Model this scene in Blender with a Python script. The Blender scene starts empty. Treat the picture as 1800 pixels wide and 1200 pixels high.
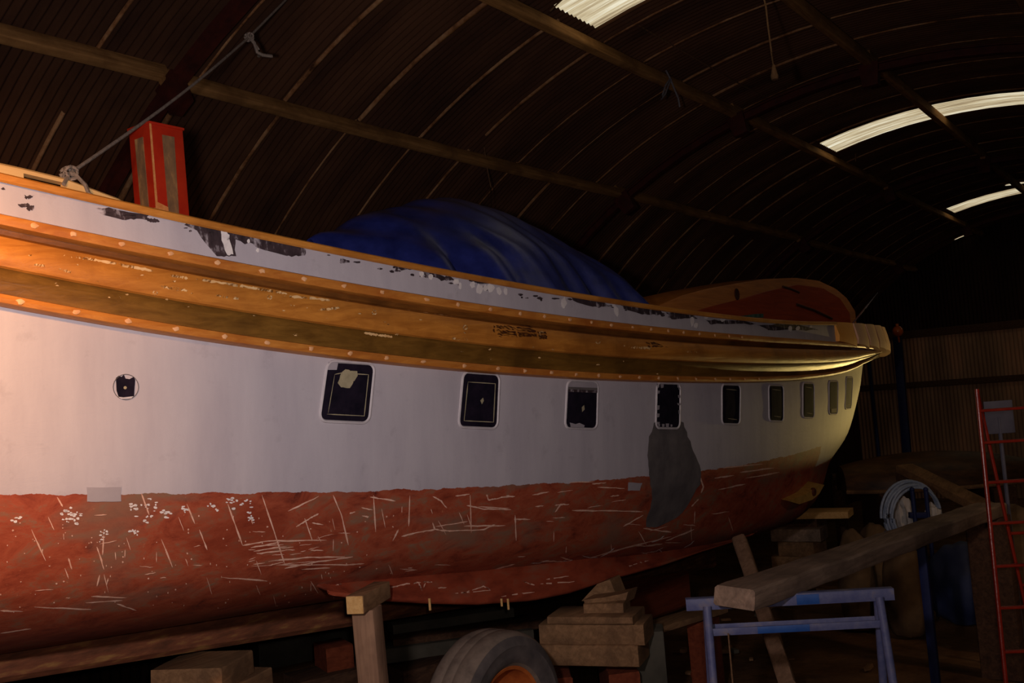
import bpy, bmesh, math, random
import numpy as np
from mathutils import Vector, Matrix
from mathutils.bvhtree import BVHTree

scene = bpy.context.scene
COL = scene.collection
rnd = random.Random(7)

# ------------------------------------------------------------------ camera
F = 1750.0
EYE = 2.0
YAW, PITCH, ROLL = [math.radians(a) for a in (34.9, 3.3, 4.5)]
FWD = Vector((math.cos(YAW) * math.cos(PITCH), math.sin(YAW) * math.cos(PITCH), math.sin(PITCH)))
R_ = Vector((math.sin(YAW), -math.cos(YAW), 0))
U_ = R_.cross(FWD)
RIGHT = math.cos(ROLL) * R_ - math.sin(ROLL) * U_
UP = math.cos(ROLL) * U_ + math.sin(ROLL) * R_
CAM = Vector((0, 0, EYE))
cd = bpy.data.cameras.new('camera')
cd.sensor_width = 36
cd.lens = 35
cd.clip_end = 200
cam = bpy.data.objects.new('camera', cd)
COL.objects.link(cam)
m = Matrix((RIGHT, UP, -FWD)).transposed().to_4x4()
m.translation = CAM
cam.matrix_world = m
scene.camera = cam


def ray(u, v):
    return FWD + RIGHT * ((u - 900) / F) - UP * ((v - 600) / F)


def atY(u, v, y):
    r = ray(u, v)
    return CAM + r * (y / r.y)


def atX(u, v, x):
    r = ray(u, v)
    return CAM + r * (x / r.x)


def atD(u, v, d):
    return CAM + ray(u, v) * d


def atZ(u, v, z):
    r = ray(u, v)
    return CAM + r * ((z - EYE) / r.z)


SLOPE = -0.055


def gz(x):            # the shed stands on a slip: its floor falls away to the back
    return SLOPE * x


def pix(P):
    q = Vector(P) - CAM
    d = q.dot(FWD)
    return 900 + F * q.dot(RIGHT) / d, 600 - F * q.dot(UP) / d


# ------------------------------------------------------------------ materials
def srgb(c):
    return tuple(((x / 255) / 12.92 if x / 255 <= 0.04045 else ((x / 255 + 0.055) / 1.055) ** 2.4) for x in c) + (1,)


class NT:
    def __init__(self, name):
        self.m = bpy.data.materials.new(name)
        self.m.use_nodes = True
        self.t = self.m.node_tree
        self.b = self.t.nodes['Principled BSDF']

    def n(self, kind, **kw):
        nd = self.t.nodes.new(kind)
        for k, v in kw.items():
            if k in nd.inputs.keys() if isinstance(k, str) else False:
                nd.inputs[k].default_value = v
            else:
                setattr(nd, k, v)
        return nd

    def l(self, a, b):
        self.t.links.new(a, b)

    def coords(self, kind='Object', scale=(1, 1, 1)):
        tc = self.n('ShaderNodeTexCoord')
        mp = self.n('ShaderNodeMapping')
        mp.inputs['Scale'].default_value = scale
        self.l(tc.outputs[kind], mp.inputs['Vector'])
        return mp.outputs['Vector']

    def noise(self, vec, scale=5, detail=6, rough=0.6, dist=0.0):
        nd = self.n('ShaderNodeTexNoise')
        nd.inputs['Scale'].default_value = scale
        nd.inputs['Detail'].default_value = detail
        nd.inputs['Roughness'].default_value = rough
        nd.inputs['Distortion'].default_value = dist
        self.l(vec, nd.inputs['Vector'])
        return nd.outputs['Fac']

    def ramp(self, fac, stops):
        nd = self.n('ShaderNodeValToRGB')
        el = nd.color_ramp.elements
        while len(el) < len(stops):
            el.new(0.5)
        for e, (p, c) in zip(el, stops):
            e.position = p
            e.color = c if len(c) == 4 else srgb(c)
        self.l(fac, nd.inputs['Fac'])
        return nd.outputs['Color']

    def mix(self, fac, a, b):
        nd = self.n('ShaderNodeMix', data_type='RGBA')
        for sock, v in ((nd.inputs[0], fac), (nd.inputs[6], a), (nd.inputs[7], b)):
            if isinstance(v, (float, int)):
                sock.default_value = v
            elif isinstance(v, tuple):
                sock.default_value = v if len(v) == 4 else srgb(v)
            else:
                self.l(v, sock)
        return nd.outputs[2]

    def math(self, op, a, b=0.0, c=0.0):
        nd = self.n('ShaderNodeMath', operation=op)
        for i, v in enumerate((a, b, c)):
            if isinstance(v, (float, int)):
                nd.inputs[i].default_value = v
            else:
                self.l(v, nd.inputs[i])
        return nd.outputs[0]

    def bump(self, h, strength=0.3, dist=0.01):
        nd = self.n('ShaderNodeBump')
        nd.inputs['Strength'].default_value = strength
        nd.inputs['Distance'].default_value = dist
        self.l(h, nd.inputs['Height'])
        self.l(nd.outputs[0], self.b.inputs['Normal'])

    def col(self, c):
        if isinstance(c, tuple):
            self.b.inputs['Base Color'].default_value = c if len(c) == 4 else srgb(c)
        else:
            self.l(c, self.b.inputs['Base Color'])

    def set(self, rough=0.8, metal=0.0, spec=0.3):
        self.b.inputs['Roughness'].default_value = rough
        self.b.inputs['Metallic'].default_value = metal
        self.b.inputs['Specular IOR Level'].default_value = spec


def simple(name, c1, c2, scale=6, rough=0.8, metal=0.0, spec=0.3, bump=0.25, stretch=(1, 1, 1), c3=None, detail=6):
    t = NT(name)
    v = t.coords('Object', stretch)
    f = t.noise(v, scale, detail)
    st = [(0.3, c1), (0.7, c2)] if c3 is None else [(0.25, c1), (0.54, c2), (0.7, c3)]
    t.col(t.ramp(f, st))
    t.set(rough, metal, spec)
    if bump:
        t.bump(f, bump)
    return t.m


def wood(name, c1, c2, axis=0, scale=3.0, rough=0.8, spec=0.3, dirt=None):
    t = NT(name)
    st = [14, 14, 14]
    st[axis] = 0.9
    v = t.coords('Object', tuple(st))
    f = t.noise(v, scale, 8, 0.65, 0.6)
    c = t.ramp(f, [(0.3, c1), (0.68, c2)])
    v2 = t.coords('Object', (1, 1, 1))
    f2 = t.noise(v2, 2.3, 5)
    if dirt:
        c = t.mix(t.math('MULTIPLY', t.ramp(f2, [(0.45, (0, 0, 0, 1)), (0.65, (1, 1, 1, 1))]), 0.75), c, dirt)
    t.col(c)
    t.set(rough, 0, spec)
    t.bump(f, 0.35)
    return t.m


M = {}
# hull: UV.x = metres along the boat, UV.y = metres above the old waterline
t = NT('hull_paint')
uv = t.n('ShaderNodeUVMap').outputs[0]
sep = t.n('ShaderNodeSeparateXYZ')
t.l(uv, sep.inputs[0])
ox = t.coords('Object', (1, 1, 1))
nz = t.noise(ox, 7, 8, 0.65)
nz2 = t.noise(t.coords('Object', (0.9, 0.9, 1.8)), 5.0, 10, 0.75, 0.5)
nz4 = t.noise(t.coords('Object', (0.5, 0.5, 1.3)), 3.0, 4, 0.6, 0.3)
nz3 = t.noise(ox, 60, 4, 0.6)
edge = t.math('ADD', sep.outputs[1], t.math('MULTIPLY', t.math('SUBTRACT', nz, 0.5), 0.05))
edge = t.math('ADD', edge, t.math('MULTIPLY', t.math('GREATER_THAN', t.math('ADD', sep.outputs[0], t.math('MULTIPLY', nz, 0.2)), 10.05), 0.2))
isred = t.math('LESS_THAN', edge, 0.0)
nzv = t.noise(t.coords('Object', (3.0, 3.0, 0.5)), 2.0, 5, 0.6)
white = t.ramp(nzv, [(0.3, (178, 170, 178)), (0.65, (192, 184, 190))])
white = t.mix(t.ramp(nz, [(0.58, (0, 0, 0, 1)), (0.75, (0.45, 0.45, 0.45, 1))]), white, (150, 141, 148))
red = t.ramp(nz2, [(0.3, (84, 32, 24)), (0.42, (142, 62, 40)), (0.52, (160, 76, 50)), (0.6, (144, 92, 68)), (0.7, (130, 112, 92))])
spk = t.ramp(nz3, [(0.66, (0, 0, 0, 1)), (0.74, (1, 1, 1, 1))])
red = t.mix(t.math('MULTIPLY', spk, 0.55), red, (200, 130, 95))
low = t.n('ShaderNodeMapRange')
low.inputs['From Min'].default_value = -0.42
low.inputs['From Max'].default_value = -0.62
t.l(t.math('ADD', sep.outputs[1], t.math('MULTIPLY', nz2, 0.25)), low.inputs['Value'])
red = t.mix(t.ramp(nz4, [(0.52, (0, 0, 0, 1)), (0.66, (.7, .7, .7, 1))]), red, (124, 98, 80))
red = t.mix(t.ramp(nz4, [(0.34, (.6, .6, .6, 1)), (0.46, (0, 0, 0, 1))]), red, (128, 50, 28))
red = t.mix(t.math('MULTIPLY', low.outputs[0], 0.7), red, (96, 66, 70))
t.col(t.mix(isred, white, red))
t.set(0.62, 0, 0.35)
t.bump(t.math('ADD', nz2, t.math('MULTIPLY', nz3, 0.2)), 0.25, 0.01)
M['hull'] = t.m
M['bottomred'] = simple('bottom_paint', (96, 36, 24), (150, 66, 42), 5, 0.6, c3=(140, 84, 62), stretch=(.7, 1, 2))
M['primer'] = simple('grey_primer', (82, 76, 78), (116, 108, 106), 5, 0.8)
M['hullwhite'] = simple('hull_touch_up', (153, 145, 152), (173, 165, 171), 4, 0.65)
M['darkpaint'] = simple('old_dark_paint', (34, 24, 28), (66, 52, 56), 26, 0.7, stretch=(1, 1, .5), c3=(176, 166, 172))
M['chalk'] = simple('bare_scratch', (205, 150, 125), (235, 195, 175), 30, 0.9, bump=0)
M['whitefill'] = simple('white_filler', (214, 204, 204), (238, 230, 226), 30, 0.8, bump=0)
M['varnish'] = wood('varnished_wood', (128, 74, 22), (196, 122, 44), 0, 2.4, 0.36, 0.5, dirt=(104, 56, 20))
M['belt'] = wood('worn_varnish', (164, 98, 34), (206, 134, 54), 0, 2.0, 0.42, 0.5, dirt=(140, 82, 30))
M['beltshade'] = wood('shaded_varnish', (92, 54, 18), (128, 78, 30), 0, 2.0, 0.42, 0.5, dirt=(70, 40, 14))  # upper cove: shadow under the batten painted into the varnish colour
M['beltolive'] = wood('shaded_olive_varnish', (98, 66, 24), (134, 94, 38), 0, 2.0, 0.36, 0.5, dirt=(78, 52, 20))  # lower recess: olive varnish, with the shade of its underside painted in
M['batten'] = wood('orange_batten', (172, 100, 36), (208, 136, 58), 0, 2.4, 0.45, 0.45, dirt=(158, 82, 30))
M['cap'] = wood('cap_timber', (176, 108, 36), (212, 142, 62), 0, 2.0, 0.45, 0.4, dirt=(150, 86, 30))
M['barewood'] = simple('bare_wood', (222, 172, 110), (246, 206, 150), 18, 0.8, bump=0)
M['pinkwood'] = wood('primed_block', (226, 176, 142), (240, 196, 164), 2, 3, 0.7)
M['orangewood'] = wood('fresh_block', (240, 158, 62), (250, 180, 88), 2, 3, 0.6)
M['stainwood'] = simple('burnt_wood', (58, 24, 12), (86, 40, 16), 20, 0.7)
M['plug'] = simple('filler_plug', (216, 152, 98), (236, 186, 138), 30, 0.8, bump=0)
M['pane'] = simple('dark_pane', (14, 11, 24), (34, 26, 40), 14, 0.8, spec=0.12, bump=0.1)
M['reveal'] = simple('window_reveal', (188, 180, 184), (206, 198, 200), 20, 0.6)
M['olive'] = simple('scraped_olive', (150, 140, 112), (172, 160, 130), 30, 0.8)
M['keel'] = simple('keel_timber', (60, 40, 26), (124, 72, 48), 7, 0.85, stretch=(0.6, 1, 3), c3=(160, 118, 66))
M['deck'] = wood('deck', (120, 92, 60), (150, 118, 80), 0)
M['redpaint'] = simple('red_box_paint', (172, 34, 14), (196, 50, 20), 8, 0.55)
M['scrapedpanel'] = simple('scraped_panel', (96, 74, 58), (140, 104, 70), 7, 0.8, stretch=(2, 2, 1), c3=(186, 138, 84))
M['edgechalk'] = simple('worn_edge', (206, 120, 60), (232, 160, 96), 40, 0.8, bump=0)
M['coaming'] = wood('pale_coaming', (214, 168, 104), (236, 196, 134), 0, 1.6, 0.6)
M['cabintop'] = wood('cabin_plank', (176, 98, 38), (214, 132, 60), 0, 1.6, 0.5)
M['cabinred'] = wood('cabin_stained', (150, 50, 20), (188, 74, 30), 0, 1.6, 0.5)
M['glassgreen'] = simple('cabin_glass', (70, 96, 90), (110, 140, 128), 12, 0.2, spec=0.6, bump=0)
M['bronze'] = simple('bronze', (186, 140, 62), (214, 172, 90), 12, 0.4, 0.4, 0.5)
t = NT('blue_tarp')
f = t.noise(t.coords('Object'), 6, 7)
f2 = t.noise(t.coords('Object', (1, 1, 2)), 2.2, 6)
c = t.ramp(f, [(0.3, (26, 34, 96)), (0.7, (46, 56, 136))])
g = t.n('ShaderNodeNewGeometry')
sp = t.n('ShaderNodeSeparateXYZ')
t.l(g.outputs['Normal'], sp.inputs[0])
dust = t.math('MULTIPLY', t.ramp(sp.outputs[2], [(0.72, (0, 0, 0, 1)), (0.97, (1, 1, 1, 1))]), t.ramp(f2, [(0.35, (0, 0, 0, 1)), (0.65, (.8, .8, .8, 1))]))
t.col(t.mix(dust, c, (96, 76, 66)))
t.set(0.42, 0, 0.45)
t.bump(f, 0.3)
M['tarp'] = t.m
M['dustytarp'] = M['tarp']
M['steelrust'] = simple('rusty_red_steel', (50, 17, 11), (78, 27, 16), 8, 0.75)
M['purlin'] = wood('dusty_purlin', (120, 84, 48), (168, 124, 76), 0, 2.0, 0.9, 0.1, dirt=(100, 68, 40))
M['plank'] = wood('grey_plank', (112, 92, 78), (158, 132, 112), 0, 2.0, 0.85, 0.2, dirt=(96, 78, 66))
M['timber'] = wood('old_timber', (112, 82, 56), (154, 116, 82), 0, 2.0, 0.85, 0.2, dirt=(90, 66, 48))
M['timber_y'] = wood('upright_timber', (124, 94, 74), (160, 124, 98), 2, 2.0, 0.85, 0.2, dirt=(100, 72, 58))
M['timberend'] = wood('fresh_timber', (188, 142, 84), (214, 172, 112), 0, 3, 0.8)
M['darktimber'] = wood('dark_timber', (56, 38, 28), (92, 64, 46), 0, 2.0, 0.9, 0.2)
M['redtimber'] = wood('red_timber', (96, 42, 24), (128, 62, 38), 0, 2.0, 0.9, 0.2)
M['rubber'] = simple('dusty_rubber', (84, 72, 64), (120, 104, 92), 9, 0.9, c3=(104, 88, 78))
M['rubberdark'] = simple('sidewall_rubber', (66, 60, 60), (96, 86, 82), 9, 0.85)
M['rim'] = simple('rusty_rim', (150, 70, 24), (190, 100, 40), 12, 0.8)
M['bluesteel'] = simple('blue_steel_paint', (62, 68, 112), (92, 94, 126), 12, 0.55, c3=(118, 108, 116))
M['bluebright'] = simple('bright_blue_paint', (28, 66, 128), (40, 80, 144), 10, 0.5)
M['bluedark'] = simple('dark_blue_paint', (16, 24, 66), (30, 40, 86), 8, 0.6)
M['ladder'] = simple('red_ladder_paint', (138, 30, 14), (166, 46, 22), 16, 0.3, spec=0.6)
M['rope'] = simple('grey_rope', (112, 100, 92), (150, 134, 122), 40, 0.9)
M['ropeblue'] = simple('blue_grey_cord', (92, 88, 96), (122, 116, 122), 40, 0.9)
M['cord'] = simple('brown_cord', (88, 62, 40), (120, 88, 60), 40, 0.9)
M['hose'] = simple('pale_blue_hose', (120, 134, 160), (156, 166, 186), 20, 0.5)
M['bag'] = simple('white_bag', (176, 166, 160), (206, 196, 188), 12, 0.7)
M['sack'] = simple('brown_sack', (78, 58, 38), (110, 84, 56), 5, 0.9)
M['dinghy'] = simple('dark_boat_paint', (52, 34, 22), (92, 62, 38), 4, 0.5, stretch=(1, 1, 4))
M['drum'] = simple('blue_sheet', (36, 46, 84), (62, 70, 104), 4, 0.6)
M['yellow'] = simple('yellow_board', (150, 116, 36), (178, 142, 54), 6, 0.7)
M['orange'] = simple('orange_float', (222, 96, 16), (240, 120, 30), 14, 0.25, spec=0.7)
M['greysign'] = simple('grey_board', (80, 80, 98), (104, 102, 116), 5, 0.8)
M['concrete'] = simple('dirty_concrete', (62, 58, 50), (92, 86, 74), 3, 0.95)
M['chrome'] = simple('bright_metal', (200, 200, 204), (220, 220, 224), 10, 0.2, 0.9)

# dirt floor
t = NT('dirt_floor')
v = t.coords('Object')
f = t.noise(v, 1.3, 8, 0.7)
f2 = t.noise(v, 14, 8, 0.7)
c = t.ramp(f, [(0.3, (70, 46, 28)), (0.5, (116, 82, 52)), (0.7, (144, 104, 68))])
c = t.mix(t.math('MULTIPLY', f2, 0.5), c, (60, 40, 26))
t.col(c)
t.set(0.95, 0, 0.15)
t.bump(f2, 0.6, 0.05)
M['floor'] = t.m

# old corrugated iron
def iron(name, c1, c2, c3, streak):
    t = NT(name)
    v = t.coords('Object', streak)
    f = t.noise(v, 1.2, 8, 0.65)
    t.col(t.ramp(f, [(0.3, c1), (0.5, c2), (0.72, c3)]))
    t.set(0.85, 0, 0.2)
    return t.m


M['iron'] = iron('rusty_corrugated_iron', (48, 28, 18), (72, 45, 29), (94, 62, 42), (1.5, 0.4, 0.4))
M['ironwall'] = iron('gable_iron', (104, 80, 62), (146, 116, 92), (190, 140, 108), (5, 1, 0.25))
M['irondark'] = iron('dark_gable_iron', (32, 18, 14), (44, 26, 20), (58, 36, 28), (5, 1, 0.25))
t = NT('dusty_lap')
v = t.coords('Object', (0.9, 1, 1))
f = t.noise(v, 2.4, 9, 0.75)
t.col(t.ramp(f, [(0.34, (56, 34, 22)), (0.48, (140, 96, 62)), (0.62, (176, 136, 98)), (0.72, (150, 84, 44))]))
t.set(0.9, 0, 0.1)
M['lap'] = t.m

# daylight coming through translucent roof sheets (a lit window)
t = NT('translucent_sheet')
v = t.coords('Object', (26, .5, .5))
f = t.noise(v, 1.0, 8, 0.7)
cc = t.ramp(f, [(0.36, (122, 100, 74)), (0.5, (196, 180, 144)), (0.66, (248, 244, 222))])
t.col((120, 116, 104))
t.l(cc, t.b.inputs['Emission Color'])
t.b.inputs['Emission Strength'].default_value = 1.0
t.set(0.6)
M['skylight'] = t.m


# ------------------------------------------------------------------ mesh helper
class MB:
    def __init__(self):
        self.bm = bmesh.new()
        self.mi = 0

    def face(self, vs):
        try:
            f = self.bm.faces.new(vs)
            f.material_index = self.mi
            f.smooth = True
            return f
        except ValueError:
            return None

    def grid(self, rows, closed=False, flip=False):
        vr = [[self.bm.verts.new(p) for p in r] for r in rows]
        n = len(vr[0])
        for a, b in zip(vr[:-1], vr[1:]):
            for i in range(n if closed else n - 1):
                j = (i + 1) % n
                q = [a[i], a[j], b[j], b[i]]
                self.face(q[::-1] if flip else q)
        return vr

    def hexa(self, P, bev=0.0):
        bm2 = bmesh.new()
        vs = [bm2.verts.new(p) for p in P]
        for q in ((3, 2, 1, 0), (4, 5, 6, 7), (0, 1, 5, 4), (1, 2, 6, 5), (2, 3, 7, 6), (3, 0, 4, 7)):
            bm2.faces.new([vs[i] for i in q])
        bmesh.ops.recalc_face_normals(bm2, faces=bm2.faces)
        if bev:
            bmesh.ops.bevel(bm2, geom=bm2.edges[:], offset=bev, segments=2, affect='EDGES', profile=0.6)
        self.join(bm2)

    def join(self, bm2):
        mp = {v: self.bm.verts.new(v.co) for v in bm2.verts}
        for f in bm2.faces:
            g = self.face([mp[v] for v in f.verts])
            if g:
                g.smooth = len(f.verts) > 4 and False
        bm2.free()

    def box(self, c, s, rot=None, bev=0.0):
        h = [x / 2 for x in s]
        P = []
        for z in (-1, 1):
            for x, y in ((-1, -1), (1, -1), (1, 1), (-1, 1)):
                p = Vector((x * h[0], y * h[1], z * h[2]))
                if rot is not None:
                    p = rot @ p
                P.append(p + Vector(c))
        self.hexa(P, bev)

    def beam(self, a, b, w, h, bev=0.006, up=(0, 0, 1), seg=8, rough=0.0, seed=0):
        """squared timber from a to b, w across, h along up, with worn edges"""
        r = random.Random(seed)
        a, b = Vector(a), Vector(b)
        d = (b - a).normalized()
        s = d.cross(Vector(up)).normalized()
        u = s.cross(d).normalized()
        rows = []
        for k in range(seg + 1):
            f = k / seg
            c = a.lerp(b, f)
            ring = []
            for (sx, sy) in ((1, 1), (-1, 1), (-1, -1), (1, -1)):
                bx, by = bev, bev
                pts = [(sx * (w / 2), sy * (h / 2 - by)), (sx * (w / 2 - bx * .3), sy * (h / 2 - by * .3)), (sx * (w / 2 - bx), sy * (h / 2))]
                if sx * sy < 0:
                    pts = pts[::-1]
                for (x, y) in pts:
                    j = (1 + r.uniform(-rough, rough))
                    ring.append(c + s * x * j + u * y * (1 + r.uniform(-rough, rough)))
            rows.append(ring)
        vr = self.grid(rows, closed=True)
        self.face(vr[0][::-1])
        self.face(vr[-1])

    def tube(self, pts, r, n=8, cap=True):
        pts = [Vector(p) for p in pts]
        rows = []
        ref = Vector((0, 0, 1))
        for i, p in enumerate(pts):
            d = (pts[min(i + 1, len(pts) - 1)] - pts[max(i - 1, 0)]).normalized()
            s = d.cross(ref)
            if s.length < 1e-3:
                s = d.cross(Vector((1, 0, 0)))
            s.normalize()
            w = s.cross(d)
            rr = r[i] if isinstance(r, (list, tuple)) else r
            rows.append([p + (s * math.cos(2 * math.pi * k / n) + w * math.sin(2 * math.pi * k / n)) * rr for k in range(n)])
        vr = self.grid(rows, closed=True)
        if cap:
            self.face(vr[0][::-1])
            self.face(vr[-1])

    def sphere(self, c, r, n=16, sc=(1, 1, 1)):
        bm2 = bmesh.new()
        bmesh.ops.create_uvsphere(bm2, u_segments=n, v_segments=n // 2 + 2, radius=r)
        for v in bm2.verts:
            v.co = Vector((v.co.x * sc[0], v.co.y * sc[1], v.co.z * sc[2])) + Vector(c)
        mp = {v: self.bm.verts.new(v.co) for v in bm2.verts}
        for f in bm2.faces:
            self.face([mp[v] for v in f.verts])
        bm2.free()

    def lathe(self, c, axis, prof, n=40, closed=False):
        """prof: (radius, offset along axis)"""
        axis = Vector(axis).normalized()
        s = axis.cross(Vector((0, 0, 1))).normalized()
        w = s.cross(axis)
        c = Vector(c)
        rows = [[c + axis * o + (s * math.cos(2 * math.pi * k / n) + w * math.sin(2 * math.pi * k / n)) * r for k in range(n)] for r, o in prof]
        if closed:
            rows.append(rows[0])
        self.grid(rows, closed=True)

    def build(self, name, mats, parent=None, origin=None, recalc=True, sharp=True):
        bm = self.bm
        bmesh.ops.remove_doubles(bm, verts=bm.verts, dist=1e-5)
        if recalc:
            bmesh.ops.recalc_face_normals(bm, faces=bm.faces)
        org = Vector((0, 0, 0))
        if parent is not None:
            org = Vector(parent['_o'])
        elif origin is not None:
            org = Vector(origin)
        else:
            xs = [v.co for v in bm.verts]
            org = Vector((sum(p.x for p in xs) / len(xs), sum(p.y for p in xs) / len(xs), min(p.z for p in xs)))
        bmesh.ops.translate(bm, verts=bm.verts, vec=-org)
        me = bpy.data.meshes.new(name)
        bm.to_mesh(me)
        bm.free()
        for mt in (mats if isinstance(mats, (list, tuple)) else [mats]):
            me.materials.append(M[mt] if isinstance(mt, str) else mt)
        if sharp:
            me.set_sharp_from_angle(angle=math.radians(38))
        o = bpy.data.objects.new(name, me)
        COL.objects.link(o)
        o['_o'] = tuple(org)
        if parent is not None:
            o.parent = parent
        else:
            o.location = org
        ALL.append(o)
        return o


ALL = []


def tag(o, label, cat, group=None, kind=None):
    if label:
        o['label'] = label
    if cat:
        o['category'] = cat
    if group:
        o['group'] = group
    if kind:
        o['kind'] = kind
    return o


def thing(name, label, cat, loc, group=None):
    o = bpy.data.objects.new(name, None)
    o.empty_display_size = 0.1
    COL.objects.link(o)
    o.location = loc
    o['_o'] = tuple(loc)
    ALL.append(o)
    return tag(o, label, cat, group)


def struct(o):
    o['kind'] = 'structure'
    return o


# ------------------------------------------------------------------ shed
VY, VZ, VR = 2.9, -1.37, 7.15             # axis and radius of the arched roof
A_E = math.asin(5.5 / VR)
X0, X1 = -4.0, 29.0


def arc(a, dr=0.0):                       # a: angle from the crown, + towards the boat's far side
    return VY + (VR + dr) * math.sin(a), VZ + (VR + dr) * math.cos(a)


def ang_of(y):
    return math.asin((y - VY) / VR)


PUR = [8.25, 6.5, 4.72, 2.98, 1.1, -0.7, -2.4]
A_P2, A_P0 = ang_of(4.62), ang_of(-0.6)
SKY = [(7.72, 8.5), (15.33, 16.17), (24.36, 25.3)]
MB_ = MB()
pitch = 0.0785
PER = 8
nx = int((X1 - X0) / pitch * PER)
NA = 30
angs = sorted(set([round(-A_E + 2 * A_E * k / NA, 5) for k in range(NA + 1)] + [round(A_P2, 5), round(A_P0, 5)]))


def corr(x):
    return 0.018 * math.sin(2 * math.pi * x / pitch)


def insky(x, a):
    return any(p < x < q for p, q in SKY) and A_P0 < a < A_P2


bm = MB_.bm
prev = None
colv = []
for i in range(nx + 1):
    x = X0 + i * pitch / PER
    c = []
    for a in angs:
        y, z = arc(a, corr(x))
        c.append((x, y, z))
    colv.append(c)
verts = [[bm.verts.new(p) for p in c] for c in colv]
for i in range(nx):
    xm = (colv[i][0][0] + colv[i + 1][0][0]) / 2
    for k in range(len(angs) - 1):
        if insky(xm, (angs[k] + angs[k + 1]) / 2):
            continue
        MB_.face((verts[i][k], verts[i][k + 1], verts[i + 1][k + 1], verts[i + 1][k]))
# overlapping edges of the sheets: a raised dusty lip every 0.9 m, each tier of sheets its own
MB_.mi = 1
r2 = random.Random(3)
PA = [A_E] + [ang_of(y) for y in PUR[1:6]] + [-A_E]
for k in range(len(PA) - 1):
    x = -3.87 + 0.0
    j = 0
    while x < X1 - 0.3:
        xx = x + r2.uniform(-0.05, 0.05)
        if not any(p - 0.1 < xx < q + 0.1 for p, q in SKY) or k < 2:
            a0, a1 = PA[k], PA[k + 1]
            w = r2.uniform(0.012, 0.024)
            lo, hi = (0.0, 1.0) if r2.random() < 0.8 else (r2.uniform(0, .2), r2.uniform(.7, 1))
            rows = []
            for s in range(15):
                a = a0 + (a1 - a0) * (lo + (hi - lo) * s / 14)
                wob = r2.uniform(-.3, .3) * w
                row = []
                for (dx, dr) in ((-w, 0.0), (-w * .7, -0.024), (w * .7 + wob * .5, -0.025), (w + wob, 0.0)):
                    y, z = arc(a, dr)
                    row.append((xx + dx, y, z))
                rows.append(row)
            MB_.grid(rows)
        x += 0.906
        j += 1
ceil = struct(MB_.build('ceiling', ['iron', 'lap'], origin=(0, 0, 0), recalc=False, sharp=False))

# translucent sheets
for n, (p, q) in enumerate(SKY):
    b = MB()
    rows = []
    steps = int((q - p) / pitch * PER) + 1
    for i in range(steps + 1):
        x = p - 0.01 + (q - p + 0.02) * i / steps
        rows.append([(x,) + arc(A_P0 + (A_P2 - A_P0) * k / 14, corr(x) + 0.004) for k in range(15)])
    b.grid(rows)
    struct(b.build('window_%d' % (n + 1), 'skylight', origin=(0, 0, 0), recalc=False, sharp=False))
# two small holes in the far sheets letting daylight in
for n, (u, v, w_, h_) in enumerate(((1690, 416, .16, .06), (1785, 323, .30, .06))):
    r = ray(u, v)
    A = r.y ** 2 + r.z ** 2
    B = 2 * (-r.y * VY + r.z * (EYE - VZ))
    Cc = VY ** 2 + (EYE - VZ) ** 2 - (VR - .03) ** 2
    tt = (-B + math.sqrt(B * B - 4 * A * Cc)) / 2 / A
    P = CAM + r * tt
    b = MB()
    a = ang_of(P.y)
    rows = []
    for i in range(7):
        x = P.x + w_ * (i / 6 - .5)
        hh = h_ * math.sin(math.pi * (i + .6) / 7.2)
        rows.append([(x,) + arc(a + (k / 2 - .5) * hh / VR * 6 - (i / 6 - .5) * .03, -0.03) for k in range(3)])
    b.grid(rows)
    struct(b.build('window_%d' % (n + 4), 'skylight', origin=(0, 0, 0), recalc=False))

# purlins, in lengths spliced at the ribs
RIBS = [-2.5, 4.82, 12.1, 19.4, 26.7]
for k, y in enumerate(PUR):
    a = ang_of(y)
    b = MB()
    for j in range(len(RIBS)):
        xa = X0 if j == 0 else RIBS[j - 1]
        xb = RIBS[j]
        segs = [(xa, xb)] if j < 5 else []
        if j == len(RIBS) - 1:
            segs.append((xb, X1))
        for (p, q) in segs:
            sag = 0.03
            npc = 6
            off = (0.02 if j % 2 else -0.02)
            pts = []
            rr = random.Random(k * 10 + j)
            for s in range(npc):
                f0, f1 = s / npc, (s + 1) / npc
                def pt(f):
                    yy, zz = arc(a, -0.09 + off)
                    return (p + (q - p) * f - (0.06 if f == 0 else 0) , yy, zz - sag * math.sin(math.pi * f))
                yy, zz = math.sin(a), math.cos(a)
                b.beam(pt(f0), pt(f1), 0.085, 0.135, 0.012, up=(0, yy, zz), seg=4, rough=0.03, seed=k * 100 + j * 7 + s)
    struct(b.build('trim_%d' % (k + 1), 'purlin', origin=(0, 0, 0)))
# arched steel ribs with gusset plates
for j, x in enumerate(RIBS):
    b = MB()
    n = 28
    for (dr0, dr1, w) in ((-0.17, -0.185, 0.09), (-0.185, -0.26, 0.012), (-0.26, -0.275, 0.09)):
        rows = []
        for s in range(n + 1):
            a = -A_E + 2 * A_E * s / n
            row = []
            for (dx, dr) in ((-w / 2, dr0), (w / 2, dr0), (w / 2, dr1), (-w / 2, dr1)):
                row.append((x + dx,) + arc(a, dr))
            rows.append(row)
        b.grid(rows, closed=True)
    rb = struct(b.build('trim_%d' % (j + 10), 'steelrust', origin=(0, 0, 0)))
    for y in PUR[1:6]:
        a = ang_of(y)
        g = MB()
        c0 = Vector((x,) + arc(a, -0.30))
        er = Vector((0, math.sin(a), math.cos(a)))
        et = Vector((0, math.cos(a), -math.sin(a)))
        P = []
        for dx in (-0.06, 0.06):
            for (s, tt) in ((-0.12, 0.15), (0.12, 0.15), (0.09, -0.13), (-0.09, -0.13)):
                P.append(c0 + et * s + er * tt + Vector((dx, 0, 0)))
        g.hexa(P, 0.008)
        g.build('gusset', 'steelrust', rb)

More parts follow.
